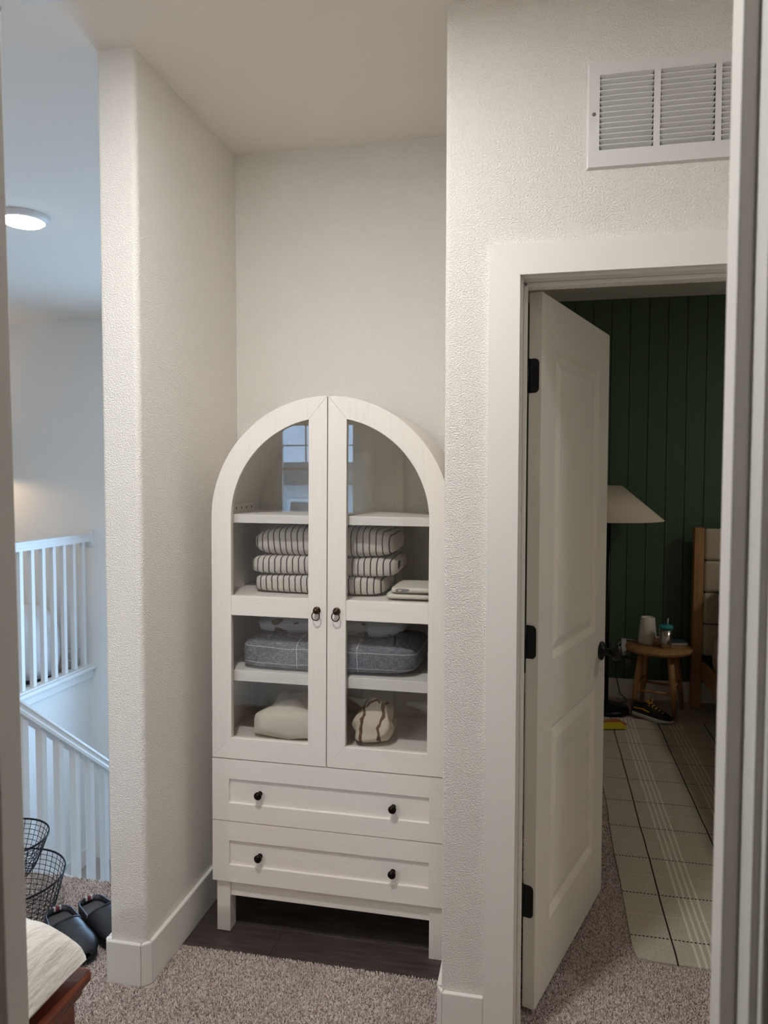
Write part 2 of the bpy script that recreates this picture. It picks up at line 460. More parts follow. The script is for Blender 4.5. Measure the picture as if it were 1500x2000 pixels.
obj('jamb_board', MB().box(OX0 - 0.004, JX0, -0.001, 0.125, 0, JZ + 0.018), M['trim'], t1, bevel=0.001, seg=1)
obj('jamb_board', MB().box(JX1, OX1 + 0.004, -0.001, 0.125, 0, JZ + 0.018), M['trim'], t1, bevel=0.001, seg=1)
obj('jamb_board', MB().box(JX0, JX1, -0.001, 0.125, JZ, JZ + 0.018), M['trim'], t1, bevel=0.001, seg=1)
obj('stop_strip', MB().box(JX0, JX0 + 0.0115, 0.036, 0.077, 0, JZ), M['trim'], t1, bevel=0.003)
obj('stop_strip', MB().box(JX1 - 0.0115, JX1, 0.036, 0.077, 0, JZ), M['trim'], t1, bevel=0.003)
obj('stop_strip', MB().box(JX0, JX1, 0.036, 0.077, JZ - 0.0115, JZ), M['trim'], t1, bevel=0.003)

# doorway the picture is taken through
t2 = thing('trim_2', (0, 0, 0), 'white door frame edge close up at the right side', 'door frame', kind='structure')
prof = [(0.429, -1.1), (0.429, -1.141), (0.445, -1.141), (0.445, -1.183), (0.452, -1.183), (0.452, -1.197), (0.520, -1.197), (0.520, -1.08), (0.436, -1.08), (0.436, -1.1)]
obj('jamb_board', MB().prism([(0.445, -1.0815), (0.445, -1.183), (0.464, -1.183), (0.464, -1.0815)], 0.0, 2.42, 'z'), M['jamb'], t2, bevel=0.0012)
obj('stop_strip', MB().prism([(0.429, -1.1), (0.429, -1.141), (0.4449, -1.141), (0.4449, -1.1)], 0.0, 2.40, 'z'), M['jamb'], t2, bevel=0.002)
obj('casing_board', MB().prism([(0.452, -1.1831), (0.452, -1.197), (0.525, -1.200), (0.525, -1.1831)], 0.0, 2.49, 'z'), M['jamb'], t2, bevel=0.003)
t3 = thing('trim_3', (-0.421, -1.12, 1.48), 'shadowed door frame edge close up at the left side', 'door frame', kind='structure', rot=(0, -0.0075, 0))
obj('stop_strip', MB().box(-0.016, 0.0, -0.021, 0.02, -1.47, 0.92), M['jamb'], t3, bevel=0.002)
obj('jamb_board', MB().box(-0.035, -0.0161, -0.063, 0.038, -1.47, 0.94), M['jamb'], t3, bevel=0.0012)
obj('casing_board', MB().box(-0.096, -0.023, -0.080, -0.0632, -1.47, 1.0), M['jamb'], t3, bevel=0.003)
wn = MB()
wn.box(-0.62, -0.4605, -1.183, -1.082, -0.1, CE); wn.box(-0.4605, 0.464, -1.183, -1.082, 2.44, CE); wn.box(0.464, 4.0, -1.183, -1.082, -0.1, CE)
structure('wall_front', wn, M['wall'], 'wall around the doorway the picture is taken through', 'wall')
wc = MB()
wc.box(-0.62, -0.5, -4.0, -1.183, -0.1, CE); wc.box(-0.5, 4.0, -4.1, -4.0, -0.1, CE); wc.box(4.0, 4.1, -4.1, YG + 0.15, -0.1, CE)
structure('wall_side', wc, M['wall_far'], 'plain walls of the room behind and the far side', 'wall')

# loft and stairwell walls
wf = MB()
WX0, WX1, WZ0, WZ1 = -2.55, -1.25, -0.5, 1.75
wf.box(-5.6, WX0, YF, YF + 0.14, -3.0, CE); wf.box(WX1, -0.889, YF, YF + 0.14, -3.0, CE)
wf.box(WX0, WX1, YF, YF + 0.14, -3.0, WZ0); wf.box(WX0, WX1, YF, YF + 0.14, WZ1, CE)
structure('wall_stairs', wf, M['wall_far'], 'pale wall at the far end of the stairwell', 'wall')
structure('wall_landing', MB().box(XR - 0.14, XR, 0.497, YF, -3.0, -0.0005), M['wall_far'], 'pale wall below the landing railing', 'wall')
structure('wall_loft', MB().box(-5.7, -5.6, -7.1, 3.6, -0.1, CE), M['wall_far'], 'plain wall on the far side of the loft', 'wall')
LX0, LX1, LZ0, LZ1 = -3.22, -2.12, 1.0, 2.28
wb = MB()
wb.box(-5.6, LX0, -7.12, -7.0, -0.1, CE); wb.box(LX1, -0.5, -7.12, -7.0, -0.1, CE); wb.box(LX0, LX1, -7.12, -7.0, -0.1, LZ0); wb.box(LX0, LX1, -7.12, -7.0, LZ1, CE)
wb.box(-0.62, -0.5, -7.0, -4.0, -0.1, CE)
structure('wall_window', wb, M['wall_far'], 'loft wall with the sash window', 'wall')

def window(name, label, x0, x1, z0, z1, y, mun):
    root = thing(name, (0, 0, 0), label, 'window', kind='structure'); f = 0.05; zm = z0 + (z1 - z0) * 0.5
    for a in ((x0, x0 + f, z0, z1), (x1 - f, x1, z0, z1), (x0 + f, x1 - f, z0, z0 + f), (x0 + f, x1 - f, z1 - f, z1), (x0 + f, x1 - f, zm - 0.02, zm + 0.02)):
        obj('sash_rail', MB().box(a[0], a[1], y - 0.03, y + 0.03, a[2], a[3]), M['vinyl_frame'], root, bevel=0.003)
    for k in range(1, mun + 1):
        xm = x0 + f + (x1 - x0 - 2 * f) * k / (mun + 1)
        obj('muntin', MB().box(xm - 0.009, xm + 0.009, y - 0.012, y + 0.012, zm + 0.02, z1 - f), M['vinyl_frame'], root)
    zh = (zm + z1) / 2
    obj('muntin', MB().box(x0 + f, x1 - f, y - 0.0125, y + 0.0125, zh - 0.009, zh + 0.009), M['vinyl_frame'], root)
    obj('pane', MB().box(x0 + f, x1 - f, y - 0.003, y + 0.003, zm + 0.02, z1 - f), M['pane'], root)
    obj('pane', MB().box(x0 + f, x1 - f, y - 0.003, y + 0.003, z0 + f, zm - 0.02), M['pane'], root)
window('window_1', 'white sash window mirrored in the cabinet glass', LX0, LX1, LZ0, LZ1, -7.06, 2)
window('window_2', 'white sash window lighting the stairwell', WX0, WX1, WZ0, WZ1, YF + 0.08, 1)

# stairs
st = structure('stairs', MB().box(XR, XLL, 2.43, YF, -1.75, -1.52), M['carpet'], 'carpeted stairs and half landing going down', 'stairs')
for k in range(7):
    y0 = 0.497 + k * 0.276
    obj('step', MB().box(-1.9, XLL, y0, y0 + 0.29, -0.19 * (k + 1) - 0.4, -0.19 * (k + 1)), M['carpet'], st, bevel=0.012)
for k in range(6):
    y1 = 2.43 - k * 0.276
    obj('step', MB().box(XR, -1.9, y1 - 0.29, y1, -1.52 - 0.19 * (k + 1) - 0.4, -1.52 - 0.19 * (k + 1)), M['carpet'], st, bevel=0.012)
slab2 = MB().box(-5.6, 0.1, -0.5, 3.5, -3.2, -3.0)
structure('floor_lower', slab2, M['carpet'], 'carpet of the storey below', 'floor')
structure('wall_stairs_near', MB().box(XR, XLL, 0.35, 0.49, -3.0, -0.25), M['wall_far'], 'pale wall below the hall floor edge', 'wall')
baseboard('baseboard_stairs', 'white baseboard around the half landing', [
    [(XR, 2.43), (XR + BT, 2.43), (XR + BT, YF - BT), (XR, YF - BT)], [(XR, YF - BT), (XLL, YF - BT), (XLL, YF), (XR, YF)]], -1.52, -1.52 + BH)
baseboard('baseboard_loft', 'white baseboard behind the landing railing', [[(-5.6, YF - BT), (XR - 0.15, YF - BT), (XR - 0.15, YF), (-5.6, YF)]])

# bedroom green wall of vertical boards
wg = structure('wall_bedroom', MB().box(0.0, 4.0, YG + 0.012, YG + 0.14, -0.1, CE), M['green_gap'], 'dark green wall of vertical boards in the bedroom', 'wall')
bme = mesh_of(MB().box(0.0014, 0.1209, 0.0, 0.0125, 0.0, CE), 'board')
bme.materials.append(M['green'])
x = 0.7342 - 0.1222 * 6
while x < 3.9:
    obj('board', bme, None, wg, loc=(x, YG, 0), bevel=0.0018, seg=1); x += 0.1222
baseboard('baseboard_bedroom', 'white baseboard under the dark green wall', [[(0.1, YG - BT), (4.0, YG - BT), (4.0, YG), (0.1, YG)]], 0, 0.136)
structure('wall_bedroom_left', MB().box(-0.0, 0.1, D + 0.12, YG, -0.1, CE), M['wall'], 'bedroom wall behind the open door', 'wall')

# house next door, seen mirrored in the cabinet glass
nb = structure('wall_neighbour', MB().box(-14, 3, -19.0, -18.0, -3, 1.35), M['siding'], 'pale siding of the house next door', 'house wall')
obj('roof', MB().prism([(-17.7, 1.3), (-17.7, 1.4), (-19.5, 2.0), (-19.5, 1.3)], -14.4, 3.4, 'x'), M['shingle'], nb)
for x0 in (-9.6, -6.9):
    f = obj('house_window', MB().box(x0, x0 + 1.3, -18.0, -17.95, 0.0, 0.9), M['vinyl_frame'], nb)
    obj('pane', MB().box(x0 + 0.1, x0 + 1.2, -17.95, -17.94, 0.1, 0.8), M['shingle'], f)

# ================================================================== BEDROOM DOOR
DA = math.radians(19.5); DL, DT, DZ0, DZ1 = 0.715, 0.035, 0.022, 2.027
door = thing('door_1', (0.249, 0.117, 0.0), 'white two-panel bedroom door standing ajar with black hinges', 'door', kind='structure', rotz=-DA)
# local: +y along the leaf from the hinge edge, visible face at x=0 looking +x, leaf thickness towards -x
PAN = [(0.125, 0.590, 0.998, 1.892), (0.125, 0.590, 0.222, 0.802)]
def leaf_face(xs, dirn):
    mb = MB(); ys = [0.0, 0.125, 0.590, DL]; zs = [DZ0, 0.222, 0.802, 0.998, 1.892, DZ1]
    for i in range(3):
        for j in range(5):
            if i == 1 and j in (1, 3): continue
            q = [(xs, ys[i], zs[j]), (xs, ys[i + 1], zs[j]), (xs, ys[i + 1], zs[j + 1]), (xs, ys[i], zs[j + 1])]
            mb.add(q, [(0, 1, 2, 3) if dirn > 0 else (3, 2, 1, 0)])
    for y0, y1, z0, z1 in PAN:
        rings = []
        for ins, dep in ((0, 0), (0.002, 0.001), (0.018, 0.012), (0.021, 0.0122), (0.050, 0.0025), (0.053, 0.002)):
            xx = xs - dirn * dep
            rings.append([(xx, y0 + ins, z0 + ins), (xx, y1 - ins, z0 + ins), (xx, y1 - ins, z1 - ins), (xx, y0 + ins, z1 - ins)])
        mb.grid(rings, closed=True, smooth=False, flip=dirn < 0)
        mb.add(rings[-1], [(0, 1, 2, 3) if dirn > 0 else (3, 2, 1, 0)])
    return mb
lf = leaf_face(0.0, 1); lb = leaf_face(-DT, -1); lf.add(lb.v, lb.f)
c8 = [(0, 0, DZ0), (-DT, 0, DZ0), (-DT, DL, DZ0), (0, DL, DZ0), (0, 0, DZ1), (-DT, 0, DZ1), (-DT, DL, DZ1), (0, DL, DZ1)]
lf.add(c8, [(0, 1, 5, 4)[::-1], (2, 3, 7, 6)[::-1], (0, 1, 2, 3), (4, 7, 6, 5)[::-1][::-1]])
obj('door_leaf', lf, M['door'], door)
def rr_poly(x0, x1, z0, z1, r_, left=True, right=True):
    p = []
    def cor(cx, cz, a): p.extend(arc(cx, cz, r_, a, a + 90, 5))
    if right: cor(x1 - r_, z0 + r_, -90); cor(x1 - r_, z1 - r_, 0)
    else: p.extend([(x1, z0), (x1, z1)])
    if left: cor(x0 + r_, z1 - r_, 90); cor(x0 + r_, z0 + r_, 180)
    else: p.extend([(x0, z1), (x0, z0)])
    return p
for zc in (1.803, 1.070, 0.332):
    hmb = MB().prism(rr_poly(-DT - 0.001, -0.006, zc - 0.0465, zc + 0.0465, 0.0125, left=False), -0.0022, 0.001, 'y')
    hg = obj('hinge', hmb, M['black'], door)
    obj('knuckle', MB().lathe([(0.0065, zc - 0.047), (0.0065, zc + 0.047)], 12, (-DT - 0.004, -0.003, 0)), M['black'], hg)
hd = MB().lathe([(0.0, 0.0), (0.031, 0.0), (0.033, 0.003), (0.033, 0.008), (0.03, 0.010), (0.014, 0.012), (0.012, 0.020), (0.012, 0.038), (0.026, 0.046), (0.0285, 0.058), (0.026, 0.068), (0.012, 0.073), (0.0, 0.073)], 24, (0.0, 0.655, 0.916), 'x')
obj('door_knob', hd, M['black'], door)
hd2 = MB().lathe([(0.0, 0.0), (0.033, 0.0), (0.033, -0.008), (0.012, -0.012), (0.012, -0.038), (0.026, -0.046), (0.0285, -0.058), (0.012, -0.073), (0.0, -0.073)], 24, (-DT, 0.655, 0.916), 'x')
obj('door_knob', hd2, M['black'], door)

# ================================================================== CABINET
CABX, CABY = -0.4145, 0.298
cab = thing('arched_cabinet', (CABX, CABY, 0.0), 'tall whitewashed arched cabinet with two glass doors and two drawers in the alcove', 'cabinet', rot=(0, math.radians(0.33), 0))
HW, RO, RI, ZC = 0.393, 0.393, 0.325, 1.388
CB = 0.40                                      # depth
# carcass: sides + arch ring + back
ring = [(-HW, 0.176)] + arc(0, ZC, RO, 180, 0, 48) + [(HW, 0.176), (HW - 0.018, 0.176)] + arc(0, ZC, RO - 0.018, 0, 180, 48) + [(-HW + 0.018, 0.176)]
body = MB()
n = len(ring)
vv = [(p[0], 0.0225, p[1]) for p in ring] + [(p[0], CB, p[1]) for p in ring]
h = n // 2
fs = []
for i in range(n): fs.append((i, n + i, n + (i + 1) % n, (i + 1) % n))
for i in range(h - 1):
    a, b = i, i + 1; c_, d_ = n - 2 - i, n - 1 - i
    fs.append((a, b, c_, d_)); fs.append((n + a, n + d_, n + c_, n + b))
body.add(vv, fs)
obj('carcass', body, M['cab'], cab)
bp = [(-HW + 0.015, 0.18)] + arc(0, ZC, RO - 0.015, 180, 0, 40) + [(HW - 0.015, 0.18)]
obj('back_panel', MB().prism(bp, CB - 0.012, CB - 0.004, 'y'), M['cab_in'], cab)
obj('bottom_board', MB().box(-HW + 0.018, HW - 0.018, 0.024, CB - 0.012, 0.628, 0.650), M['cab'], cab, bevel=0.001, seg=1)
obj('base_board', MB().box(-HW + 0.018, HW - 0.018, 0.024, CB - 0.012, 0.178, 0.196), M['cab'], cab)
for z0, z1 in ((1.374, 1.402), (1.108, 1.136), (0.848, 0.884)):
    obj('shelf', MB().box(-HW + 0.0182, HW - 0.0182, 0.030, CB - 0.0125, z0, z1), M['cab_h'], cab, bevel=0.0015, seg=2)
ITOP = ZC + math.sqrt(RI ** 2 - 0.062 ** 2); OTOP = ZC + RO
ZB, ZB2 = 0.5955, 0.666
def door_half(sg):
    fx = lambda p: (p[0] * sg, p[1])
    mid = [fx(p) for p in [(-0.0014, ZB), (-0.062, ZB2), (-0.062, ITOP), (-0.0014, OTOP - 0.0006)]]
    dr = thing('door', (0, 0, 0), 'left glazed arch door' if sg > 0 else 'right glazed arch door', None); dr.parent = cab
    aO = math.degrees(math.acos(-0.0014 / RO)); aI = math.degrees(math.acos(-0.062 / RI))
    archp = [(-HW, ZB)] + arc(0, ZC, RO, 180, aO, 36) + [p for p in arc(0, ZC, RI, aI, 180, 32)] + [(-RI, ZB2)]
    archp = [fx(p) for p in archp]
    obj('arch_stile', MB().prism(archp, 0.0, 0.021, 'y'), M['cab'], dr, bevel=0.0011, seg=1)
    obj('inner_stile', MB().prism(mid, 0.0, 0.021, 'y'), M['cab'], dr, bevel=0.0011, seg=1)
    obj('bottom_rail', MB().prism([fx(p) for p in [(-HW, ZB), (-0.0014, ZB), (-0.062, ZB2), (-RI, ZB2)]], 0.0, 0.021, 'y'), M['cab_h'], dr, bevel=0.0011, seg=1)
    obj('mid_rail', MB().prism([fx(p) for p in [(-RI, 1.073), (-0.062, 1.073), (-0.062, 1.137), (-RI, 1.137)]], 0.002, 0.020, 'y'), M['cab_h'], dr, bevel=0.001, seg=1)
    gp = [fx(p) for p in [(-0.060, 0.660)] + [(-0.060, ITOP)] + arc(0, ZC, RI + 0.004, aI, 180, 24) + [(-RI - 0.004, 0.660)]]
    obj('glass_pane', MB().prism(gp, 0.0115, 0.0125, 'y'), M['glass'], dr)
    px = -0.0325 * sg
    rp = MB().lathe([(0.0, 0.0), (0.0118, 0.0), (0.0122, -0.003), (0.0095, -0.005), (0.006, -0.007), (0.006, -0.012), (0.0085, -0.015), (0.0085, -0.019), (0.004, -0.022), (0.0, -0.022)], 20, (px, 0.0, 1.102), 'y')
    rp.tube([(px + 0.0125 * math.cos(t), -0.0155 + 0.002 * math.sin(t), 1.0865 + 0.0138 * math.sin(t)) for t in [2 * PI * i / 28 for i in range(28)]], 0.0019, 8, closed=True)
    obj('ring_pull', rp, M['brass'], dr)
door_half(1); door_half(-1)
knob_me = mesh_of(MB().lathe([(0.0, 0.0), (0.0085, 0.0), (0.0085, -0.002), (0.0055, -0.004), (0.005, -0.011), (0.0095, -0.015), (0.0128, -0.019), (0.0132, -0.023), (0.0105, -0.0275), (0.005, -0.0295), (0.0, -0.030)], 22, (0, 0, 0), 'y'), 'knob')
knob_me.materials.append(M['bronze'])
for z0, z1, p0, p1, kz in ((0.3855, 0.5925, 0.446, 0.527, 0.484), (0.178, 0.3825, 0.236, 0.318, 0.274)):
    mb = MB(); PX = 0.334
    outer = [(-HW, z0), (HW, z0), (HW, z1), (-HW, z1)]
    rings = [[(x_, 0.0, z_) for x_, z_ in outer], [(x_, 0.0, z_) for x_, z_ in ((-PX, p0), (PX, p0), (PX, p1), (-PX, p1))], [(x_, 0.0075, z_) for x_, z_ in ((-PX, p0 + 0.001), (PX, p0 + 0.001), (PX, p1 - 0.001), (-PX, p1 - 0.001))]]
    mb.grid(rings, closed=True, smooth=False); mb.add(rings[-1], [(0, 1, 2, 3)])
    back = [(x_, 0.021, z_) for x_, z_ in outer]
    mb.grid([back, rings[0]], closed=True, smooth=False); mb.add(back, [(3, 2, 1, 0)])
    dw = obj('drawer', mb, M['cab_h'], cab, bevel=0.0009, seg=1)
    for kx in (-0.228, 0.219): obj('knob', knob_me, None, dw, loc=(kx, 0.0075, kz))
for lx in (-0.383, 0.336):
    for ly in (0.012, CB - 0.05): obj('leg', MB().box(lx, lx + 0.047, ly, ly + 0.048, 0.0, 0.177), M['cab'], cab, bevel=0.0012, seg=1)
obj('apron', MB().box(-0.336, 0.336, 0.018, 0.036, 0.122, 0.178), M['cab_h'], cab, bevel=0.001, seg=1)

# ------------------------------------------------------------------ cabinet contents
def stripes_mat():
    N = Nodes('striped_cotton'); v = N.coord()
    sp = N.add('ShaderNodeSeparateXYZ'); N.link(v, sp.inputs[0])
    nz = N.noise(9, 2, v)
    xx = N.math('ADD', sp.outputs['X'], N.math('MULTIPLY', N.math('SUBTRACT', nz.outputs['Fac'], 0.5), 0.012))
    fr = N.math('FRACT', N.math('MULTIPLY', N.math('ADD', xx, 5.0), 1 / 0.0205))
    ms = N.math('LESS_THAN', fr, 0.2)
    f = N.noise(500, 2, v)
    base = N.ramp(f.outputs['Fac'], [(0.3, s2l((196, 186, 174))), (0.7, s2l((226, 217, 206)))])
    N.link(N.mix(ms, base.outputs['Color'], s2l((52, 50, 52))), N.b.inputs['Base Color'])
    N.b.inputs['Roughness'].default_value = 0.95; N.bump(f.outputs['Fac'], 0.0012, 0.6); return N.m
M['stripe'] = stripes_mat()
def denim_mat():
    N = Nodes('grey_chambray'); v = N.coord()
    a = N.noise(60, 3, N.coord('Object', (14, 14, 1))); b = N.noise(60, 3, N.coord('Object', (1, 1, 14)))
    f = N.math('MULTIPLY', N.math('ADD', a.outputs['Fac'], b.outputs['Fac']), 0.5)
    base = N.ramp(f, [(0.36, s2l((66, 68, 76))), (0.52, s2l((112, 114, 122))), (0.66, s2l((176, 176, 180)))])
    sp = N.add('ShaderNodeSeparateXYZ'); N.link(v, sp.inputs[0])
    nz = N.noise(5, 2, v); wob = N.math('MULTIPLY', N.math('SUBTRACT', nz.outputs['Fac'], 0.5), 0.02)
    fx = N.math('FRACT', N.math('MULTIPLY', N.math('ADD', N.math('ADD', sp.outputs['X'], wob), 5.03), 1 / 0.205))
    fz = N.math('FRACT', N.math('MULTIPLY', N.math('ADD', N.math('ADD', sp.outputs['Z'], wob), 5.011), 1 / 0.053))
    ms = N.math('MAXIMUM', N.math('LESS_THAN', fx, 0.012), N.math('LESS_THAN', fz, 0.04))
    N.link(N.mix(N.math('MULTIPLY', ms, 0.75), base.outputs['Color'], s2l((214, 212, 210))), N.b.inputs['Base Color'])
    N.b.inputs['Roughness'].default_value = 0.95; N.bump(f, 0.001, 0.6); return N.m
M['denim'] = denim_mat()
def moth_mat():
    N = Nodes('printed_cotton'); v = N.coord('Object', (1.0, 1.0, 1.0))
    vo = N.add('ShaderNodeTexVoronoi'); vo.inputs['Scale'].default_value = 17; vo.inputs['Randomness'].default_value = 0.75
    N.link(N.coord('Object', (0.75, 1.2, 1.2)), vo.inputs['Vector'])
    nz = N.noise(30, 2, v)
    dd = N.math('ADD', vo.outputs['Distance'], N.math('MULTIPLY', N.math('SUBTRACT', nz.outputs['Fac'], 0.5), 0.7))
    ms = N.math('LESS_THAN', dd, 0.24)
    hue = N.ramp(vo.outputs['Color'], [(0.0, s2l((52, 44, 36))), (0.5, s2l((96, 72, 40))), (1.0, s2l((60, 52, 48)))])
    N.link(N.mix(ms, s2l((172, 172, 176)), hue.outputs['Color']), N.b.inputs['Base Color'])
    N.b.inputs['Roughness'].default_value = 0.95; N.bump(nz.outputs['Fac'], 0.002, 0.5); return N.m
M['moth'] = moth_mat()
M['linen'] = plain('cream_linen', (224, 214, 198), 0.95, var=0.04, vscale=12, bump=0.0008, bscale=500)
M['canvas'] = plain('natural_canvas', (206, 192, 170), 0.95, var=0.05, vscale=14, bump=0.0008, bscale=600)
def linen_stripe():
    N = Nodes('cream_linen_striped'); v = N.coord(); sp = N.add('ShaderNodeSeparateXYZ'); N.link(v, sp.inputs[0])
    nz = N.noise(8, 2, v); yy = N.math('ADD', sp.outputs['Y'], N.math('MULTIPLY', N.math('SUBTRACT', nz.outputs['Fac'], 0.5), 0.03))
    fr = N.math('FRACT', N.math('MULTIPLY', N.math('ADD', yy, 5.0), 1 / 0.017))
    ms = N.math('LESS_THAN', fr, 0.16)
    N.link(N.mix(ms, s2l((228, 220, 206)), s2l((140, 136, 132))), N.b.inputs['Base Color'])
    N.b.inputs['Roughness'].default_value = 0.95; nb_ = N.noise(500, 2, v); N.bump(nb_.outputs['Fac'], 0.0008); return N.m
M['linen_stripe'] = linen_stripe()
M['strap'] = plain('brown_webbing', (106, 78, 56), 0.9)

def folded(name, label, loc, w_, d_, h_, mat, layers=2, amp=0.006, seed=1, cat='blanket', e1=0.55, group=None, taper=0.0, rotz=0.0, freq=7):
    """a folded cloth: soft layers lying on each other, every fold rounded at the front"""
    root = thing(name, loc, label, cat, rotz, group)
    lh = h_ / layers
    rr = random.Random(seed)
    for i in range(layers):
        dx = rr.uniform(-0.012, 0.012); dy = rr.uniform(-0.006, 0.006)
        sag = lambda x, y, z, i=i: (x, y, z * (1 - taper * (abs(x) / (w_ / 2)) ** 2.5))
        mb = MB().blob(w_ * (1 - 0.02 * i), d_, lh * 1.12, e1, 0.28, 64, 22, amp, freq, seed + i, (dx, dy, i * lh * 0.97), sag)
        obj('fold', mb, mat, root)
    return root
ys = 0.52
folded('striped_blanket', 'bottom folded cream blanket with dark stripes, lowest of the striped stack', (-0.463, ys, 1.1365), 0.455, 0.29, 0.060, M['stripe'], 1, 0.006, 3, group='striped blankets on the middle cabinet shelf', e1=0.42)
folded('striped_blanket', 'middle folded cream blanket with dark stripes, between two striped ones', (-0.452, ys, 1.198), 0.505, 0.29, 0.060, M['stripe'], 1, 0.009, 8, group='striped blankets on the middle cabinet shelf', e1=0.45)
folded('striped_blanket', 'top folded cream blanket with dark stripes, thickest of the striped stack', (-0.456, ys, 1.258), 0.485, 0.28, 0.100, M['stripe'], 1, 0.008, 12, group='striped blankets on the middle cabinet shelf', e1=0.55, taper=0.15)
cl = folded('folded_cloth', 'small folded cream cloth with thin stripes right of the striped blankets', (-0.142, 0.43, 1.1365), 0.150, 0.20, 0.042, M['linen_stripe'], 2, 0.005, 21, cat='cloth')
folded('grey_blanket', 'folded grey chambray blanket with thin white checks on the cabinet shelf', (-0.415, 0.51, 0.8845), 0.60, 0.33, 0.094, M['denim'], 1, 0.008, 31, e1=0.42)
folded('printed_cloth', 'folded pale cloth with brown moth print on top of the grey blanket', (-0.435, 0.55, 0.982), 0.52, 0.25, 0.075, M['moth'], 1, 0.014, 41, cat='cloth', e1=0.8)
folded('linen_bundle', 'loosely folded cream linen on the cabinet bottom at left', (-0.55, 0.475, 0.6505), 0.27, 0.26, 0.092, M['linen'], 1, 0.022, 51, cat='cloth', e1=0.5, taper=0.3, freq=13)
bag = thing('canvas_bag', (-0.292, 0.428, 0.6505), 'slumped natural canvas tote with brown straps on the cabinet bottom', 'bag')
def bagf(x, y, z):
    k = z / 0.135
    return (x * (1 - 0.42 * k) + 0.022 * k + 0.008 * math.sin(k * 7), y * (1 - 0.55 * k), z)
def bag_mat():
    N = Nodes('natural_canvas_banded'); v = N.coord(); sp = N.add('ShaderNodeSeparateXYZ'); N.link(v, sp.inputs[0])
    wv = N.noise(14, 2, v); xx = N.math('ADD', sp.outputs['X'], N.math('MULTIPLY', N.math('SUBTRACT', wv.outputs['Fac'], 0.5), 0.05))
    b1 = N.math('LESS_THAN', N.math('ABSOLUTE', N.math('ADD', xx, 0.022)), 0.006); b2 = N.math('LESS_THAN', N.math('ABSOLUTE', N.math('SUBTRACT', xx, 0.045)), 0.005)
    N.link(N.mix(N.math('MAXIMUM', b1, b2), s2l((214, 200, 180)), s2l((112, 84, 62))), N.b.inputs['Base Color'])
    N.b.inputs['Roughness'].default_value = 0.95; nb_ = N.noise(600, 2, v); N.bump(nb_.outputs['Fac'], 0.0008); return N.m
obj('bag_body', MB().blob(0.165, 0.20, 0.135, 0.85, 0.5, 56, 26, 0.020, 18, 5, (0, 0, 0), bagf), bag_mat(), bag)
obj('strap', MB().tube([(-0.015, -0.035, 0.10), (0.0, -0.030, 0.132), (0.025, -0.020, 0.140), (0.045, -0.028, 0.118), (0.05, -0.036, 0.09)], 0.005, 8), M['strap'], bag)
sp_ = thing('hardware_strip', (-0.772, 0.35, 1.402), 'pale wooden strip with screw holes lying on the top cabinet shelf', 'wood strip')
obj('strip', MB().box(-0.006, 0.006, 0.0, 0.24, 0.0, 0.034), M['cab'], sp_, bevel=0.001)
for k in range(5): obj('hole', MB().lathe([(0.0, 0.0), (0.004, 0.0), (0.004, 0.001), (0.0, 0.001)], 10, (0.0058, 0.03 + 0.045 * k, 0.018), 'x'), M['dark'], sp_)

# ================================================================== VENT GRILLE
vg = thing('return_air_grille', (0.356, 0.0, 2.294), 'white louvred return air grille high above the bedroom door', 'vent')
VW, VH = 0.464, 0.250
mb = MB()
cols = [(0.0255, 0.152), (0.1675, 0.292), (0.3065, 0.4335)]
Z0, Z1 = 0.040, 0.223
yf = -0.009
for a in ((0, VW, 0, Z0), (0, VW, Z1, VH), (0, cols[0][0], Z0, Z1), (cols[0][1], cols[1][0], Z0, Z1), (cols[1][1], cols[2][0], Z0, Z1), (cols[2][1], VW, Z0, Z1)):
    mb.add([(a[0], yf, a[2]), (a[1], yf, a[2]), (a[1], yf, a[3]), (a[0], yf, a[3])], [(0, 1, 2, 3)])
o1 = [(0, yf, 0), (VW, yf, 0), (VW, yf, VH), (0, yf, VH)]; o2 = [(-0.004, 0, -0.004), (VW + 0.004, 0, -0.004), (VW + 0.004, 0, VH + 0.004), (-0.004, 0, VH + 0.004)]
mb.grid([o2, o1], closed=True, smooth=False)
obj('grille_frame', mb, M['grille'], vg)
obj('duct_backing', MB().box(0.0211, VW - 0.0261, 0.10, 0.104, 0.0372, 0.2263), M['grille_back'], vg)
NL = 14; pitch_ = (Z1 - Z0) / NL
for ci, (a, b) in enumerate(cols):
    lm = MB(); t_ = 0.0009; ww = b - a; k = 0.006
    # stamped blade: front lower lip, sloping up and back, ends cut at a slant
    P0 = [(k, 0.0045, -0.0012), (ww - k, 0.0045, -0.0012), (ww, yf, pitch_ - 0.0016), (0, yf, pitch_ - 0.0016)]
    P1 = [(p[0], p[1], p[2] + 0.0016) for p in P0]
    lm.add(P0 + P1, [(3, 2, 1, 0)[::-1], (4, 5, 6, 7)[::-1], (0, 1, 5, 4)[::-1], (1, 2, 6, 5)[::-1], (2, 3, 7, 6)[::-1], (3, 0, 4, 7)[::-1]])
    lme = mesh_of(lm, 'louvre'); lme.materials.append(M['grille'])
    for j in range(NL): obj('louvre', lme, None, vg, loc=(a, 0, Z0 + j * pitch_))
obj('screw', MB().lathe([(0.0, -0.002), (0.004, -0.0015), (0.0048, 0.0), (0.0, 0.0)], 12, (0.012, yf, 0.128), 'y'), M['grille_back'], vg)

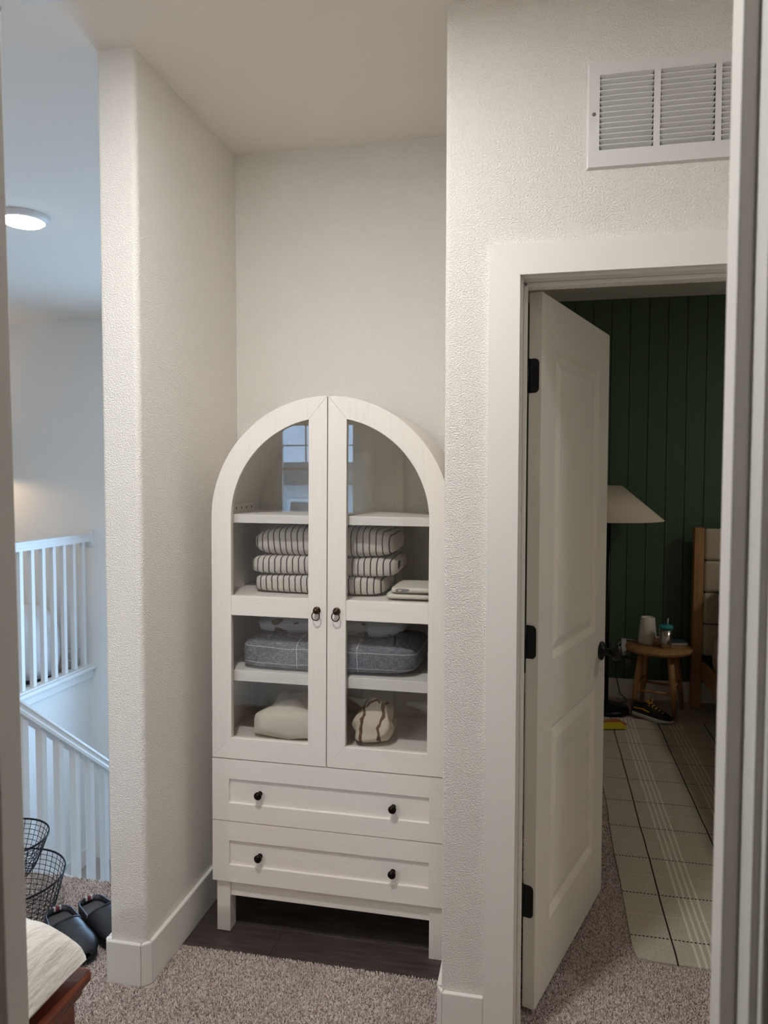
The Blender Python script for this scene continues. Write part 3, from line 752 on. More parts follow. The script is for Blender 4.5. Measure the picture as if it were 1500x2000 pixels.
# ceiling register, smoke detector and lamps
cr = thing('ceiling_register', (-1.065, -0.46, CE), 'white ceiling air register at the top left edge', 'vent')
mb = MB()
mb.grid([[(0, 0, 0), (0.36, 0, 0), (0.36, 0.25, 0), (0, 0.25, 0)], [(0.006, 0.006, -0.008), (0.354, 0.006, -0.008), (0.354, 0.244, -0.008), (0.006, 0.244, -0.008)],
         [(0.03, 0.03, -0.009), (0.33, 0.03, -0.009), (0.33, 0.22, -0.009), (0.03, 0.22, -0.009)], [(0.033, 0.033, -0.003), (0.327, 0.033, -0.003), (0.327, 0.217, -0.003), (0.033, 0.217, -0.003)]], closed=True, smooth=False, flip=True)
obj('register_frame', mb, M['grille'], cr)
obj('register_back', MB().box(0.03, 0.33, 0.03, 0.22, -0.003, -0.001), M['grille_back'], cr)
lme = mesh_of(MB().box(0, 0.294, 0, 0.012, -0.0085, -0.0075), 'louvre'); lme.materials.append(M['grille'])
for j in range(9): obj('louvre', lme, None, cr, loc=(0.033, 0.037 + 0.02 * j, 0), rot=(0.0, 0, 0))
sd = thing('smoke_detector', (-1.175, -0.268, CE), 'round white smoke detector in the top left corner', 'smoke detector')
obj('detector_body', MB().lathe([(0.066, 0.0), (0.066, -0.012), (0.058, -0.028), (0.03, -0.034), (0.0, -0.034)], 32), M['grille'], sd)
obj('detector_slot', MB().lathe([(0.0665, -0.011), (0.067, -0.013), (0.064, -0.016), (0.0625, -0.0165)], 32), M['dark'], sd)
M['lens_on'] = emit('lit_lens', (1.0, 0.97, 0.92), 14.0)
def disc_light(loc, label, r_, drop, mat, group=None):
    root = thing('ceiling_light', (loc[0], loc[1], CE), label, 'ceiling light', group=group)
    obj('light_trim', MB().lathe([(r_, 0.0), (r_, -0.006), (r_ * 0.93, -drop * 0.6), (r_ * 0.80, -drop * 0.9), (r_ * 0.74, -drop * 0.9), (r_ * 0.72, -drop * 0.6)], 40), M['grille'], root)
    obj('light_lens', MB().lathe([(r_ * 0.73, -drop * 0.62), (r_ * 0.4, -drop * 0.8), (0.0, -drop * 0.85)], 40), mat, root)
    return root
sl_ = thing('ceiling_light', (STAIR_LAMP[0], STAIR_LAMP[1], CE), 'glowing round ceiling light above the stairwell', 'ceiling light')
obj('light_trim', MB().lathe([(0.120, 0.0), (0.120, -0.005), (0.112, -0.016), (0.098, -0.026), (0.092, -0.024)], 48), M['grille'], sl_)
obj('light_lens', MB().lathe([(0.096, -0.0245), (0.080, -0.036), (0.045, -0.043), (0.0, -0.045)], 48), M['lens_on'], sl_)
for _p, _w in zip(LOFT_LAMPS, ('nearest the bench', 'farthest from the hall', 'nearest the loft window')):
    disc_light(_p, 'round loft ceiling light ' + _w, 0.10, 0.018, M['lens_on'], 'loft ceiling lights')
disc_light((1.95, -0.6), 'added round fill light out of view at the right end of the hall', 0.10, 0.018, M['lens_on'])  # disc for the added fill at the unseen hall end
disc_light(HALL_LAMP, 'round hall ceiling light above the alcove front', 0.10, 0.018, M['lens_on'])
M['lens_dim'] = emit('dim_lens', (1.0, 0.9, 0.76), 2.0)
disc_light(BED_LAMP, 'dim round ceiling light in the bedroom', 0.17, 0.06, M['lens_dim'])

# ================================================================== RAILINGS
def hand_rail_profile(w_, h_):
    return [(-w_ / 2, 0.0), (w_ / 2, 0.0), (w_ / 2, h_ * 0.25), (w_ * 0.42, h_ * 0.42), (w_ * 0.42, h_ * 0.58), (w_ / 2, h_ * 0.72), (w_ * 0.44, h_ * 0.93), (w_ * 0.25, h_), (-w_ * 0.25, h_), (-w_ * 0.44, h_ * 0.93), (-w_ / 2, h_ * 0.72), (-w_ * 0.42, h_ * 0.58), (-w_ * 0.42, h_ * 0.42), (-w_ / 2, h_ * 0.25)]
def rail_run(prof, y0, z0, y1, z1):
    mb = MB(); n_ = len(prof)
    a = [(p[0], y0, z0 + p[1]) for p in prof]; b = [(p[0], y1, z1 + p[1]) for p in prof]
    mb.add(a + b, [(i, n_ + i, n_ + (i + 1) % n_, (i + 1) % n_) for i in range(n_)] + [tuple(range(n_)), tuple(range(2 * n_ - 1, n_ - 1, -1))]); return mb
lr = thing('landing_railing', (XR, 0.0, 0.0), 'white level railing with square balusters across the stairwell', 'railing')
obj('handrail', rail_run(hand_rail_profile(0.062, 0.066), 0.6, 1.020, YF - 0.02, 1.020), M['rail'], lr)
obj('wall_block', MB().box(-0.05, 0.05, YF - 0.02, YF - 0.0005, 0.985, 1.115), M['rail'], lr, bevel=0.004)
obj('base_cap', MB().box(-0.075, 0.055, 0.5, YF - 0.0005, 0.014, 0.042), M['rail'], lr, bevel=0.006)
obj('shoe_rail', MB().box(-0.035, 0.035, 0.5, YF - 0.0005, 0.0425, 0.055), M['rail'], lr, bevel=0.003)
obj('fascia', MB().box(0.0003, 0.026, 0.5, YF - 0.0005, -0.055, 0.0135), M['rail'], lr, bevel=0.004)
bal = mesh_of(MB().box(-0.016, 0.016, -0.016, 0.016, 0.0552, 1.0205), 'baluster'); bal.materials.append(M['rail'])
y = 3.137
while y > 0.62:
    obj('baluster', bal, None, lr, loc=(0, y, 0)); y -= 0.1172

sr = thing('stair_railing', (-1.9, 0.0, 0.0), 'white sloping stair railing with square balusters in front of the landing', 'railing')
sl = -0.785
zr = lambda yy: 0.57 - 0.066 + sl * (yy - 0.772)
obj('handrail', rail_run(hand_rail_profile(0.062, 0.066), 0.56, zr(0.56), 2.55, zr(2.55)), M['rail'], sr)
zc_ = lambda yy: -0.321 + sl * (yy - 1.032)
mb = MB().prism([(0.50, zc_(0.50)), (2.42, zc_(2.42)), (2.42, zc_(2.42) - 0.34), (0.50, zc_(0.50) - 0.34)], -0.022, 0.022, 'x')
obj('stringer', mb, M['rail'], sr, bevel=0.003)
y = 0.546 + 0.1172 * 0.4
ys_list = []
y = 1.367 + 0.1172 * 9
while y > 0.60:
    z_b, z_t = zc_(y), zr(y) + 0.01
    a = 0.016
    v8 = [(-a, y - a, zc_(y - a) - 0.002), (a, y - a, zc_(y - a) - 0.002), (a, y + a, zc_(y + a) - 0.002), (-a, y + a, zc_(y + a) - 0.002)]
    v8 += [(p[0], p[1], zr(p[1]) + 0.002) for p in v8]
    obj('baluster', MB().add(v8, [(3, 2, 1, 0), (4, 5, 6, 7), (0, 1, 5, 4), (1, 2, 6, 5), (2, 3, 7, 6), (3, 0, 4, 7)]), M['rail'], sr); y -= 0.1172
obj('newel_post', MB().box(-0.045, 0.045, 0.50, 0.59, 0.0005, 1.05), M['rail'], sr, bevel=0.004)

# ================================================================== HALL THINGS (left)
# wire basket stand
bs = thing('wire_basket_stand', (-1.527, 0.205, 0.006), 'two-tier black wire basket stand by the stair railing', 'basket stand')
def basket(name, r0, r1, z0, z1, nv_, nr):
    b = MB()
    rad = lambda z: r0 + (r1 - r0) * ((z - z0) / (z1 - z0)) ** 0.75
    for k in range(nv_):
        a = 2 * PI * k / nv_
        b.tube([(rad(z) * math.cos(a), rad(z) * math.sin(a), z) for z in [z0 + (z1 - z0) * i / 6 for i in range(7)]], 0.0013, 4)
    for i in range(nr):
        z = z0 + (z1 - z0) * i / nr
        b.tube([(rad(z) * math.cos(t), rad(z) * math.sin(t), z) for t in [2 * PI * j / 40 for j in range(40)]], 0.0012, 4, closed=True)
    for i in range(-5, 6):
        xx = r0 * i / 6; ll = math.sqrt(max(0, r0 ** 2 - xx ** 2))
        b.tube([(xx, -ll, z0), (xx, ll, z0)], 0.0012, 4); b.tube([(-ll, xx, z0), (ll, xx, z0)], 0.0012, 4)
    o = obj(name, b, M['wire'], bs)
    rim = MB().tube([((r1 + 0.001) * math.cos(t), (r1 + 0.001) * math.sin(t), z1) for t in [2 * PI * j / 56 for j in range(56)]], 0.0034, 8, closed=True)
    obj('rim', rim, M['wire'], o)
basket('lower_basket', 0.145, 0.190, 0.004, 0.152, 44, 9)
basket('upper_basket', 0.085, 0.140, 0.165, 0.288, 36, 8)
obj('pole', MB().lathe([(0.006, 0.004), (0.006, 0.345)], 12), M['wire'], bs)
obj('handle', MB().tube([(0.042 * math.cos(t), 0, 0.386 + 0.042 * math.sin(t)) for t in [2 * PI * j / 28 for j in range(28)]], 0.0045, 8, closed=True), M['wire'], bs)

# clogs
M['clog'] = plain('black_clog_foam', (34, 36, 40), 0.42, bump=0.0002, bscale=300)
M['clog_sole'] = plain('clog_sole', (22, 23, 26), 0.6)
M['footbed'] = plain('clog_footbed', (84, 84, 86), 0.7, bump=0.0005, bscale=300)
M['tab'] = plain('clog_tab', (206, 196, 196), 0.6)
M['tabred'] = plain('clog_tab_stripe', (150, 54, 60), 0.6)
def clog(loc, rotz, mirror, label):
    root = thing('clog', loc, label, 'shoe', rotz, 'pair of black clogs on the carpet'); s_ = -1 if mirror else 1
    L = 0.285
    def hw(t):          # half width along the length (t=0 heel, 1 toe)
        k = 0.040 + 0.018 * math.sin(min(1, t / 0.72) * PI / 2) ** 2
        if t < 0.12: k *= math.sqrt(max(0.0, 1 - ((0.12 - t) / 0.125) ** 2)) * 0.98 + 0.02
        if t > 0.72: k *= math.sqrt(max(0.0, 1 - ((t - 0.72) / 0.285) ** 2))
        return max(k, 0.002)
    cxm = lambda t: s_ * 0.010 * math.sin(PI * t) * t
    T = [i / 36 for i in range(37)]
    # sole
    out = [(cxm(t) + hw(t), t * L) for t in T] + [(cxm(t) - hw(t), t * L) for t in T[::-1]]
    so = MB(); zt = lambda yy: 0.030 + 0.004 * math.cos(yy / L * PI); n_ = len(out)
    hb = lambda yy: 0.0 + 0.012 * max(0, (yy / L - 0.8) / 0.2) ** 2
    so.add([(x_ * 0.96, y_, hb(y_)) for x_, y_ in out] + [(x_ * 1.03, y_, zt(y_)) for x_, y_ in out],
           [(i, (i + 1) % n_, n_ + (i + 1) % n_, n_ + i)[::-1] for i in range(n_)] + [tuple(range(n_)), tuple(range(2 * n_ - 1, n_ - 1, -1))], True)
    so.sm[-2:] = [False, False]
    obj('sole', so, M['clog_sole'], root)
    # closed front upper
    rows = []
    for i in range(25):
        t = 0.40 + 0.6 * i / 24
        top = 0.070 - 0.006 * ((t - 0.42) / 0.2) if t < 0.6 else 0.064
        if t > 0.6: top = 0.030 + 0.034 * math.sqrt(max(0.0, 1 - ((t - 0.6) / 0.41) ** 2.6))
        row = []
        for k in range(21):
            a = PI * k / 20; ca = math.copysign(abs(math.cos(a)) ** 0.75, math.cos(a)); sa = math.sin(a) ** 0.8
            tt = t - 0.10 * (1 - sa) if i == 0 else t - 0.10 * (1 - sa) * max(0, 1 - i / 8)
            row.append((cxm(tt) + hw(tt) * ca * 1.015, tt * L, 0.028 + (top - 0.028) * sa))
        rows.append(row)
    up = obj('upper', MB().grid(rows, flip=True), M['clog'], root, solid=0.004)
    obj('collar', MB().tube([Vector(p) + Vector((0, 0, 0.001)) for p in rows[0]], 0.0042, 8), M['clog'], up)
    # low wall round the open heel
    ring_ = [(cxm(t) + hw(t), t * L) for t in [0.36 * (1 - i / 14) for i in range(15)]] + [(cxm(t) - hw(t), t * L) for t in [0.36 * i / 14 for i in range(15)]]
    m_ = len(ring_)
    hz = lambda j: 0.052 + 0.006 * math.sin(PI * j / (m_ - 1))
    obj('heel_wall', MB().grid([[(p[0], p[1], 0.026) for p in ring_], [(p[0] * 1.01, p[1] - 0.001, hz(j)) for j, p in enumerate(ring_)]]), M['clog'], root, solid=0.006)
    fb = [(cxm(t) + hw(t) * 0.9, t * L) for t in T[1:22]] + [(cxm(t) - hw(t) * 0.9, t * L) for t in T[1:22][::-1]]
    obj('footbed', MB().prism([(p[0], p[1]) for p in fb], 0.034, 0.038, 'z'), M['footbed'], root)
    for k, (xx, mt) in enumerate(((-0.014, 'tab'), (-0.006, 'tabred'), (0.004, 'tab'))):
        obj('heel_tab', MB().box(xx - 0.003, xx + 0.003, -0.0035, 0.0075, 0.048, 0.0605), M[mt], root, bevel=0.001)
    return root
clog((-1.340, 0.213, 0.010), math.radians(-126), False, 'black slip-on clog nearer the bench')
clog((-1.272, 0.290, 0.010), math.radians(-121), True, 'black slip-on clog beside the wall end')

# bench and cushion
bench = thing('storage_bench', (-0.70, -0.53, 0.0), 'low reddish wooden bench partly hidden at the lower left', 'bench', rotz=math.radians(2.0))
TZ = 0.45
obj('bench_top', MB().prism([(-0.47, -1.1), (0.0, -1.1)] + arc(-0.018, -0.018, 0.018, 0, 90, 6) + [(-0.47, 0.0)], TZ - 0.024, TZ, 'z'), M['cherry'], bench, bevel=0.008, seg=3)
obj('bench_body', MB().box(-0.455, -0.016, -1.08, -0.045, 0.06, TZ - 0.040), M['cherry'], bench, bevel=0.008)
obj('bench_moulding', MB().box(-0.462, -0.008, -1.09, -0.030, TZ - 0.040, TZ - 0.0245), M['cherry'], bench, bevel=0.005)
for lx in (-0.44, -0.08):
    for ly in (-1.06, -0.11): obj('foot', MB().box(lx, lx + 0.055, ly, ly + 0.055, 0, 0.06), M['cherry'], bench)
def muslin():
    N = Nodes('crinkled_muslin'); v = N.coord('Object', (1, 1, 1))
    wv = N.noise(26, 3, N.coord('Object', (3.2, 0.35, 1)), 0.6)
    vo = N.add('ShaderNodeTexVoronoi'); vo.inputs['Scale'].default_value = 9; N.link(N.coord('Object', (1.4, 0.9, 1)), vo.inputs['Vector'])
    n2 = N.noise(50, 2, v)
    d_ = N.math('ADD', vo.outputs['Distance'], N.math('MULTIPLY', N.math('SUBTRACT', n2.outputs['Fac'], 0.5), 0.35))
    ms = N.math('LESS_THAN', d_, 0.19)
    hue = N.ramp(vo.outputs['Color'], [(0.0, s2l((120, 128, 104))), (0.55, s2l((108, 118, 100))), (0.8, s2l((190, 150, 84)))])
    N.link(N.mix(N.math('MULTIPLY', ms, 0.8), s2l((246, 243, 237)), hue.outputs['Color']), N.b.inputs['Base Color'])
    N.b.inputs['Roughness'].default_value = 0.95; N.bump(wv.outputs['Fac'], 0.010, 0.7); return N.m
M['muslin'] = muslin()
def pillow(w_, d_, h_, seed, n_=44):
    """a stuffed square pillow: flat seam all round, pulled corners, creased faces"""
    mb = MB()
    for sgn in (1, -1):
        rows = []
        for j in range(n_ + 1):
            v_ = -1 + 2 * j / n_; row = []
            for i in range(n_ + 1):
                u_ = -1 + 2 * i / n_
                pull = 1 - 0.07 * (1 - u_ * u_) * (abs(v_) ** 2) ; pul2 = 1 - 0.07 * (1 - v_ * v_) * (abs(u_) ** 2)
                hz = ((1 - abs(u_) ** 4) * (1 - abs(v_) ** 4)) ** 0.5
                k = noise.noise(Vector((u_ * 2.2 + seed, v_ * 2.2, sgn))) * 0.10 + noise.noise(Vector((u_ * 6 + seed, v_ * 1.5, sgn * 3))) * 0.05
                row.append((w_ / 2 * u_ * pul2, d_ / 2 * v_ * pull, 0.035 + ((h_ - 0.035) * hz * (1 + k) if sgn > 0 else -0.034 * hz)))
            rows.append(row)
        mb.grid(rows, flip=sgn < 0)
    return mb
cu = obj('cushion', pillow(0.46, 0.62, 0.20, 3.0), M['muslin'], loc=(-0.918, -0.862, TZ + 0.001), rot=(0, 0, math.radians(2)))
tag(cu, 'white crinkled muslin cushion with faint plant print on the wooden bench', 'cushion')

# things in the loft behind the landing railing
M['whiteplastic'] = plain('white_plastic', (228, 228, 230), 0.4)
dr = thing('white_drum', (-3.53, 2.90, 0.0), 'large white rounded drum on a dark base behind the landing railing', 'drum')
obj('drum_base', MB().lathe([(0.20, 0.0), (0.205, 0.015), (0.20, 0.03)], 40), M['dark'], dr)
obj('drum_shell', MB().lathe([(0.205, 0.03), (0.235, 0.10), (0.245, 0.22), (0.235, 0.36), (0.19, 0.48), (0.10, 0.545), (0.0, 0.56)], 48), M['whiteplastic'], dr)
rk = thing('wire_rack', (-3.345, 3.165, 0.0), 'small pale wire rack on the floor behind the landing railing', 'rack')
mb = MB()
for z in (0.01, 0.09, 0.17):
    mb.tube([(-0.07, -0.04, z), (0.07, -0.04, z), (0.07, 0.04, z), (-0.07, 0.04, z)], 0.004, 6, closed=True)
obj('rack_frame', mb, M['whiteplastic'], rk)
for px, py_ in ((-0.07, -0.04), (0.07, -0.04), (0.07, 0.04), (-0.07, 0.04)): obj('upright', MB().tube([(px, py_, 0.0), (px, py_, 0.175)], 0.004, 6), M['whiteplastic'], rk)
fl2 = thing('floor_lamp', (-4.12, 2.9, 0.0), 'floor lamp whose warm light falls on the loft wall', 'lamp')
obj('lamp_base', MB().lathe([(0.14, 0.0), (0.14, 0.018), (0.02, 0.03), (0.0, 0.03)], 32), M['black'], fl2)
obj('pole', MB().lathe([(0.010, 0.03), (0.010, 1.48)], 12), M['black'], fl2)
M['shade_white'] = plain('lamp_shade_fabric', (226, 216, 198), 0.9)
obj('lamp_shade', MB().grid([[(0.18 * math.cos(t), 0.18 * math.sin(t), 1.527) for t in [2 * PI * i / 40 for i in range(40)]], [(0.14 * math.cos(t), 0.14 * math.sin(t), 1.78) for t in [2 * PI * i / 40 for i in range(40)]]], closed=True), M['shade_white'], fl2, solid=0.002)

# ================================================================== BEDROOM THINGS
lamp = thing('floor_lamp', (0.705, 2.985, 0.012), 'black floor lamp with wide cream cone shade behind the bedroom door', 'lamp')
obj('lamp_base', MB().lathe([(0.0, 0.0), (0.145, 0.0), (0.145, 0.018), (0.135, 0.030), (0.03, 0.042), (0.014, 0.06), (0.0, 0.06)], 40), M['black'], lamp)
obj('pole', MB().lathe([(0.0125, 0.05), (0.0125, 1.26), (0.0, 1.26)], 16), M['black'], lamp)
obj('lamp_shade', MB().grid([[(0.335 * math.cos(t), 0.335 * math.sin(t), 1.243) for t in [2 * PI * i / 64 for i in range(64)]], [(0.075 * math.cos(t), 0.075 * math.sin(t), 1.463) for t in [2 * PI * i / 64 for i in range(64)]]], closed=True), M['shade_white'], lamp, solid=0.002)

stl = thing('wooden_stool', (1.032, 3.045, 0.0), 'round oak stool used as a bedside table', 'stool', rotz=math.radians(-20))
SZ = 0.436
obj('seat', MB().lathe([(0.0, SZ - 0.032), (0.188, SZ - 0.032), (0.203, SZ - 0.026), (0.207, SZ - 0.008), (0.202, SZ), (0.0, SZ)], 48), M['oak'], stl)
for a in (45, 135, 225, 315):
    ca, sa = math.cos(math.radians(a)), math.sin(math.radians(a))
    obj('leg', MB().tube([(0.125 * ca, 0.125 * sa, SZ - 0.031), (0.15 * ca, 0.15 * sa, 0.24), (0.183 * ca, 0.183 * sa, 0.012)], [0.020, 0.0205, 0.014], 14), M['oak'], stl)
for (a, b, z) in ((45, 135, 0.16), (225, 315, 0.16), (135, 225, 0.20), (315, 45, 0.20)):
    rr_ = 0.158
    obj('stretcher', MB().tube([(rr_ * math.cos(math.radians(q)), rr_ * math.sin(math.radians(q)), z) for q in (a, b)], 0.0085, 10), M['oak'], stl)
vs = obj('diffuser', MB().lathe([(0.0, 0.0), (0.056, 0.0), (0.060, 0.006), (0.045, 0.168), (0.041, 0.175), (0.037, 0.172), (0.036, 0.16), (0.0, 0.158)], 36), plain('frosted_white', (222, 220, 214), 0.6), loc=(0.972, 3.115, SZ))
tag(vs, 'white tapered bedside diffuser on the oak stool', 'diffuser')
tb = thing('tumbler', (1.065, 2.985, SZ), 'steel tumbler with teal lid and straw on the oak stool', 'cup')
obj('cup', MB().lathe([(0.0, 0.0), (0.030, 0.0), (0.032, 0.004), (0.041, 0.125), (0.0, 0.125)], 32), plain('brushed_steel', (190, 186, 180), 0.22, metal=1.0), tb)
obj('lid', MB().lathe([(0.043, 0.1255), (0.044, 0.142), (0.040, 0.150), (0.0, 0.152)], 32), plain('teal_plastic', (58, 150, 160), 0.4), tb)
obj('straw', MB().tube([(0.008, 0.0, 0.1525), (0.012, 0.004, 0.192)], 0.0042, 8), M['whiteplastic'], tb)
pk = obj('pink_cup', MB().lathe([(0.0, 0.0), (0.026, 0.0), (0.030, 0.05), (0.027, 0.05), (0.024, 0.006), (0.0, 0.006)], 24), plain('blush_ceramic', (176, 140, 120), 0.6), loc=(1.035, 3.075, SZ))
tag(pk, 'small blush cup between the diffuser and the tumbler', 'cup')
bk = thing('book', (1.150, 3.125, SZ), 'flat book lying at the back of the oak stool', 'book', rotz=0.2)
obj('cover', MB().box(-0.062, 0.062, -0.045, 0.045, 0.018, 0.021), plain('book_blue_grey', (66, 84, 92), 0.5), bk)
obj('pages', MB().box(-0.06, 0.06, -0.043, 0.043, 0.002, 0.018), plain('book_pages', (196, 188, 174), 0.9), bk)
obj('back_cover', MB().box(-0.062, 0.062, -0.045, 0.045, 0.0, 0.002), plain('book_back', (66, 84, 92), 0.5), bk)

M['plug'] = plain('grey_plug', (120, 118, 112), 0.5)
ou = thing('wall_outlet', (0.862, YG, 0.355), 'white wall outlet with a plugged-in charger left of the stool', 'outlet')
obj('plate', MB().box(-0.030, 0.002, -0.012, -0.0002, -0.055, 0.062), M['whiteplastic'], ou, bevel=0.002)
obj('charger', MB().box(0.0025, 0.034, -0.040, -0.0002, -0.050, -0.012), M['plug'], ou, bevel=0.004)
obj('charger', MB().box(-0.006, 0.030, -0.040, -0.0002, -0.110, -0.070), M['plug'], ou, bevel=0.004)
cdm = MB().tube([(0.86, YG - 0.045, 0.33), (0.80, YG - 0.09, 0.33), (0.79, YG - 0.12, 0.39), (0.83, YG - 0.14, 0.444), (0.88, YG - 0.16, 0.4415), (0.93, YG - 0.18, 0.4405)], 0.0028, 8)
tag(obj('power_cord', cdm, M['whiteplastic']), 'white cord running from the outlet over the stool edge', 'cord')
cdm = MB().tube([(0.80, YG - 0.05, 0.30), (0.79, YG - 0.06, 0.18), (0.82, YG - 0.07, 0.05), (0.86, YG - 0.12, 0.016), (0.80, YG - 0.2, 0.014), (0.74, YG - 0.16, 0.014)], 0.003, 8)
tag(obj('lamp_cord', cdm, M['wire']), 'dark cord trailing on the floor behind the lamp base', 'cord')

# sneaker
sn = thing('sneaker', (0.868, 2.945, 0.012), 'black running shoe with yellow laces under the oak stool', 'shoe', rotz=math.radians(-130))
L = 0.275
def shw(t):
    k = 0.034 + 0.014 * math.sin(min(1, t / 0.7) * PI / 2) ** 2
    if t < 0.1: k *= math.sqrt(max(0.0, 1 - ((0.1 - t) / 0.105) ** 2))
    if t > 0.75: k *= math.sqrt(max(0.0, 1 - ((t - 0.75) / 0.255) ** 2))
    return max(k, 0.003)
T = [i / 30 for i in range(31)]
out = [(shw(t), t * L) for t in T] + [(-shw(t), t * L) for t in T[::-1]]
n_ = len(out); so = MB()
so.add([(x_ * 0.95, y_, 0.012 * max(0, y_ / L - 0.75) * 4) for x_, y_ in out] + [(x_ * 1.04, y_, 0.030 - 0.006 * y_ / L) for x_, y_ in out],
       [(i, (i + 1) % n_, n_ + (i + 1) % n_, n_ + i)[::-1] for i in range(n_)] + [tuple(range(n_)), tuple(range(2 * n_ - 1, n_ - 1, -1))], True)
obj('sole', so, plain('white_foam_sole', (206, 202, 196), 0.7), sn)
rows = []
for i in range(29):
    t = i / 28
    top = 0.092 - 0.012 * math.sin(PI * min(1, t / 0.4)) if t < 0.4 else 0.026 + 0.066 * max(0.0, 1 - ((t - 0.4) / 0.61) ** 1.15)
    row = []
    for k in range(17):
        a = PI * k / 16; ca, sa = math.cos(a), math.sin(a) ** 0.7
        row.append((shw(t) * math.copysign(abs(ca) ** 0.7, ca), t * L, 0.024 + (top - 0.024) * sa))
    rows.append(row)
obj('upper', MB().grid(rows, flip=True), plain('black_knit', (30, 30, 34), 0.85, bump=0.0008, bscale=500), sn)
obj('opening', MB().blob(0.040, 0.085, 0.006, 0.8, 0.8, 24, 8, 0, 1, 0, (0, 0.055, 0.0835)), M['dark'], sn)
M['yellow'] = plain('yellow_lace', (214, 168, 40), 0.8)
for k in range(5):
    yy = 0.115 + 0.022 * k; zt_ = 0.0935 - 0.0098 * k
    obj('lace', MB().tube([(-0.024, yy, zt_ - 0.012), (-0.008, yy + 0.004, zt_ + 0.003), (0.008, yy + 0.006, zt_ + 0.003), (0.024, yy + 0.01, zt_ - 0.012)], 0.0034, 6), M['yellow'], sn)
obj('lace_bow', MB().tube([(0.0, 0.11, 0.1), (-0.03, 0.085, 0.125), (-0.045, 0.11, 0.115), (-0.01, 0.125, 0.098), (0.02, 0.10, 0.115), (0.035, 0.13, 0.105), (0.0, 0.13, 0.098)], 0.003, 6), M['yellow'], sn)
obj('lace_trim', MB().tube([(0.0375, 0.03, 0.055), (0.040, 0.09, 0.06), (0.041, 0.14, 0.052)], 0.004, 6), M['yellow'], sn)

# papers on the rug
for nm, lab, (x_, y_), rz_, col_, z_ in (('magazine', 'orange striped magazine on the rug beside the lamp base', (0.705, 2.72), 0.5, (186, 104, 60), 0.0125), ('magazine', 'bright yellow leaflet in front of the orange magazine', (0.700, 2.645), 0.25, (206, 190, 52), 0.0185)):
    o = obj(nm, MB().box(-0.085, 0.085, -0.055, 0.055, 0.0, 0.005), plain('paper_%d' % col_[1], col_, 0.6), loc=(x_, y_, z_), rot=(0, 0, rz_), bevel=0.001)
    tag(o, lab, 'magazine')

# rug
def rug_mat():
    N = Nodes('woven_rug'); v = N.coord(); sp = N.add('ShaderNodeSeparateXYZ'); N.link(v, sp.inputs[0])
    wob = N.noise(3.0, 2, v); wo = N.math('MULTIPLY', N.math('SUBTRACT', wob.outputs['Fac'], 0.5), 0.012)
    X = N.math('ADD', sp.outputs['X'], wo); Y = N.math('ADD', sp.outputs['Y'], wo)
    f = N.noise(240, 3, N.coord('Object', (1, 2.2, 1)), 0.6)
    base = N.ramp(f.outputs['Fac'], [(0.3, s2l((160, 153, 136))), (0.7, s2l((206, 199, 182)))])
    def line(c, off, period, half):
        fr = N.math('FRACT', N.math('DIVIDE', N.math('ADD', N.math('SUBTRACT', c, off), period * 20.5), period))
        return N.math('LESS_THAN', N.math('ABSOLUTE', N.math('SUBTRACT', fr, 0.5)), half / period)
    dark = line(X, 0.128, 0.275, 0.0028)
    dash = N.math('LESS_THAN', N.math('FRACT', N.math('MULTIPLY', N.math('ADD', X, 5.0), 1 / 0.0125)), 0.6)
    dl = N.math('MULTIPLY', line(Y, 0.125, 0.264, 0.0030), dash)
    dark = N.math('MAXIMUM', dark, dl)
    wh = None
    for k in range(4):
        q = line(X, 0.192 + 0.0215 * k, 0.275, 0.0042); wh = q if wh is None else N.math('MAXIMUM', wh, q)
    dash2 = N.math('LESS_THAN', N.math('FRACT', N.math('MULTIPLY', N.math('ADD', X, 5.0), 1 / 0.008)), 0.6)
    wl2 = N.math('MULTIPLY', N.math('MULTIPLY', line(Y, 0.255, 0.264, 0.004), dash2), 0.35)
    c1 = N.mix(N.math('MAXIMUM', N.math('MULTIPLY', wh, 0.8), wl2), base.outputs['Color'], s2l((226, 220, 204)))
    N.link(N.mix(dark, c1, s2l((26, 24, 22))), N.b.inputs['Base Color'])
    N.b.inputs['Roughness'].default_value = 0.95; N.bump(f.outputs['Fac'], 0.003, 0.6); return N.m
rows = []
RW, RLn = 1.55, 2.42
for j in range(49):
    yy = RLn * j / 48; row = []
    for i in range(25):
        xx = RW * i / 24
        ex = 0.010 * noise.noise(Vector((0.0, yy * 2.2, 1.0))) + 0.004 * noise.noise(Vector((0.0, yy * 8, 4.0))) if i == 0 else 0.0
        ey = 0.010 * noise.noise(Vector((xx * 3, 0.0, 2.0))) if j == 0 else 0.0
        if i == 0 and j == 0: ex, ey = 0.010, 0.008
        row.append((xx + ex, yy + ey, 0.010 + 0.0015 * noise.noise(Vector((xx * 6, yy * 6, 0)))))
    rows.append(row)
mb = MB().grid(rows)
edge = [rows[0][i] for i in range(25)] + [rows[j][24] for j in range(1, 49)] + [rows[48][i] for i in range(23, -1, -1)] + [rows[j][0] for j in range(47, 0, -1)]
mb.grid([[(p[0], p[1], 0.0) for p in edge], edge], closed=True, smooth=False)
rug = obj('rug', mb, rug_mat(), loc=(0.560, 0.428, 0.0005), rot=(0, 0, math.radians(-0.75)))
tag(rug, 'cream woven rug with dark grid lines and white stripes on the bedroom carpet', 'rug')

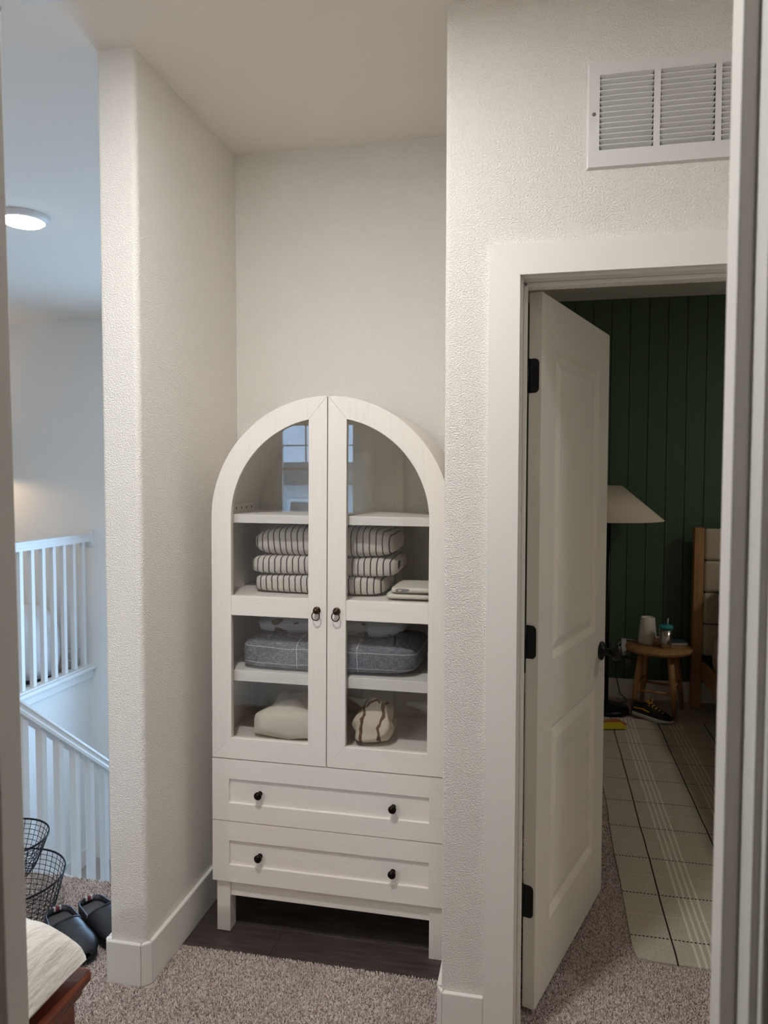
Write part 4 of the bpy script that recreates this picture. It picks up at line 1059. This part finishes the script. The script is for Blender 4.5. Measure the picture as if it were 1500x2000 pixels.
# bed
M['uphol'] = plain('oatmeal_upholstery', (192, 180, 160), 0.9, bump=0.0006, bscale=500)
M['duvet'] = plain('grey_duvet_cotton', (92, 92, 94), 0.95, var=0.06, vscale=9)
bed = thing('bed', (1.262, 3.30, 0.0), 'oak bed with oatmeal channelled headboard at the right of the bedroom', 'bed')
obj('headboard_post', MB().box(0.0, 0.062, -0.13, -0.065, 0.0, 1.20), M['oak'], bed, bevel=0.006, seg=3)
obj('headboard_post', MB().box(1.60, 1.662, -0.13, -0.065, 0.0, 1.20), M['oak'], bed, bevel=0.006, seg=3)
for k, (z0, z1) in enumerate(((0.985, 1.195), (0.775, 0.985), (0.565, 0.775), (0.355, 0.565))):
    obj('headboard_channel', MB().box(0.0622, 1.5998, -0.135, -0.07, z0 + 0.0015, z1 - 0.0015), M['uphol'], bed, bevel=0.022, seg=4)
obj('side_rail', MB().box(0.052, 0.084, -2.15, -0.1305, 0.20, 0.315), M['oak'], bed, bevel=0.004)
obj('side_rail', MB().box(1.578, 1.61, -2.15, -0.1305, 0.20, 0.315), M['oak'], bed, bevel=0.004)
obj('foot_rail', MB().box(0.052, 1.61, -2.185, -2.1505, 0.20, 0.315), M['oak'], bed, bevel=0.004)
for lx in (0.055, 1.545): obj('leg', MB().box(lx, lx + 0.06, -2.16, -2.10, 0.0135, 0.1995), M['oak'], bed)
obj('mattress', MB().blob(1.48, 2.0, 0.27, 0.25, 0.12, 64, 14, 0, 1, 0, (0.831, -1.14, 0.25)), M['uphol'], bed)
prof_d = [(1.335, 0.31), (1.325, 0.40), (1.335, 0.50), (1.37, 0.558), (1.45, 0.572)] + [(1.45 + 1.30 * k / 12, 0.575) for k in range(1, 12)] + [(2.74, 0.572), (2.83, 0.558), (2.865, 0.50), (2.875, 0.40), (2.865, 0.31)]
rows = []
for j in range(41):
    yy = 1.16 + 1.50 * j / 40
    rows.append([(x_ + 0.018 * noise.noise(Vector((x_ * 3, yy * 5, z_ * 4))), yy, z_ + 0.020 * (noise.noise(Vector((x_ * 4, yy * 4, 7.0))) + 0.5) * (1 if z_ > 0.5 else 0)) for x_, z_ in prof_d])
dv = obj('duvet', MB().grid(rows), M['duvet'], solid=0.02)
tag(dv, 'rumpled dark grey duvet spread over the bed', 'duvet')
pw = obj('bed_pillow', MB().blob(0.62, 0.20, 0.42, 0.8, 0.6, 48, 20, 0.015, 6, 2), plain('grey_pillow_cotton', (112, 112, 114), 0.95), loc=(1.70, 2.99, 0.523), rot=(math.radians(-14), 0, 0))
tag(pw, 'grey pillow leaning on the bed headboard', 'pillow')
pw = obj('bed_pillow', MB().blob(0.40, 0.16, 0.40, 0.8, 0.5, 40, 18, 0.012, 6, 6), plain('brown_pillow_cotton', (104, 92, 76), 0.95), loc=(1.68, 2.74, 0.523), rot=(math.radians(-18), 0, 0.1))
tag(pw, 'small taupe pillow in front of the grey bed pillow', 'pillow')
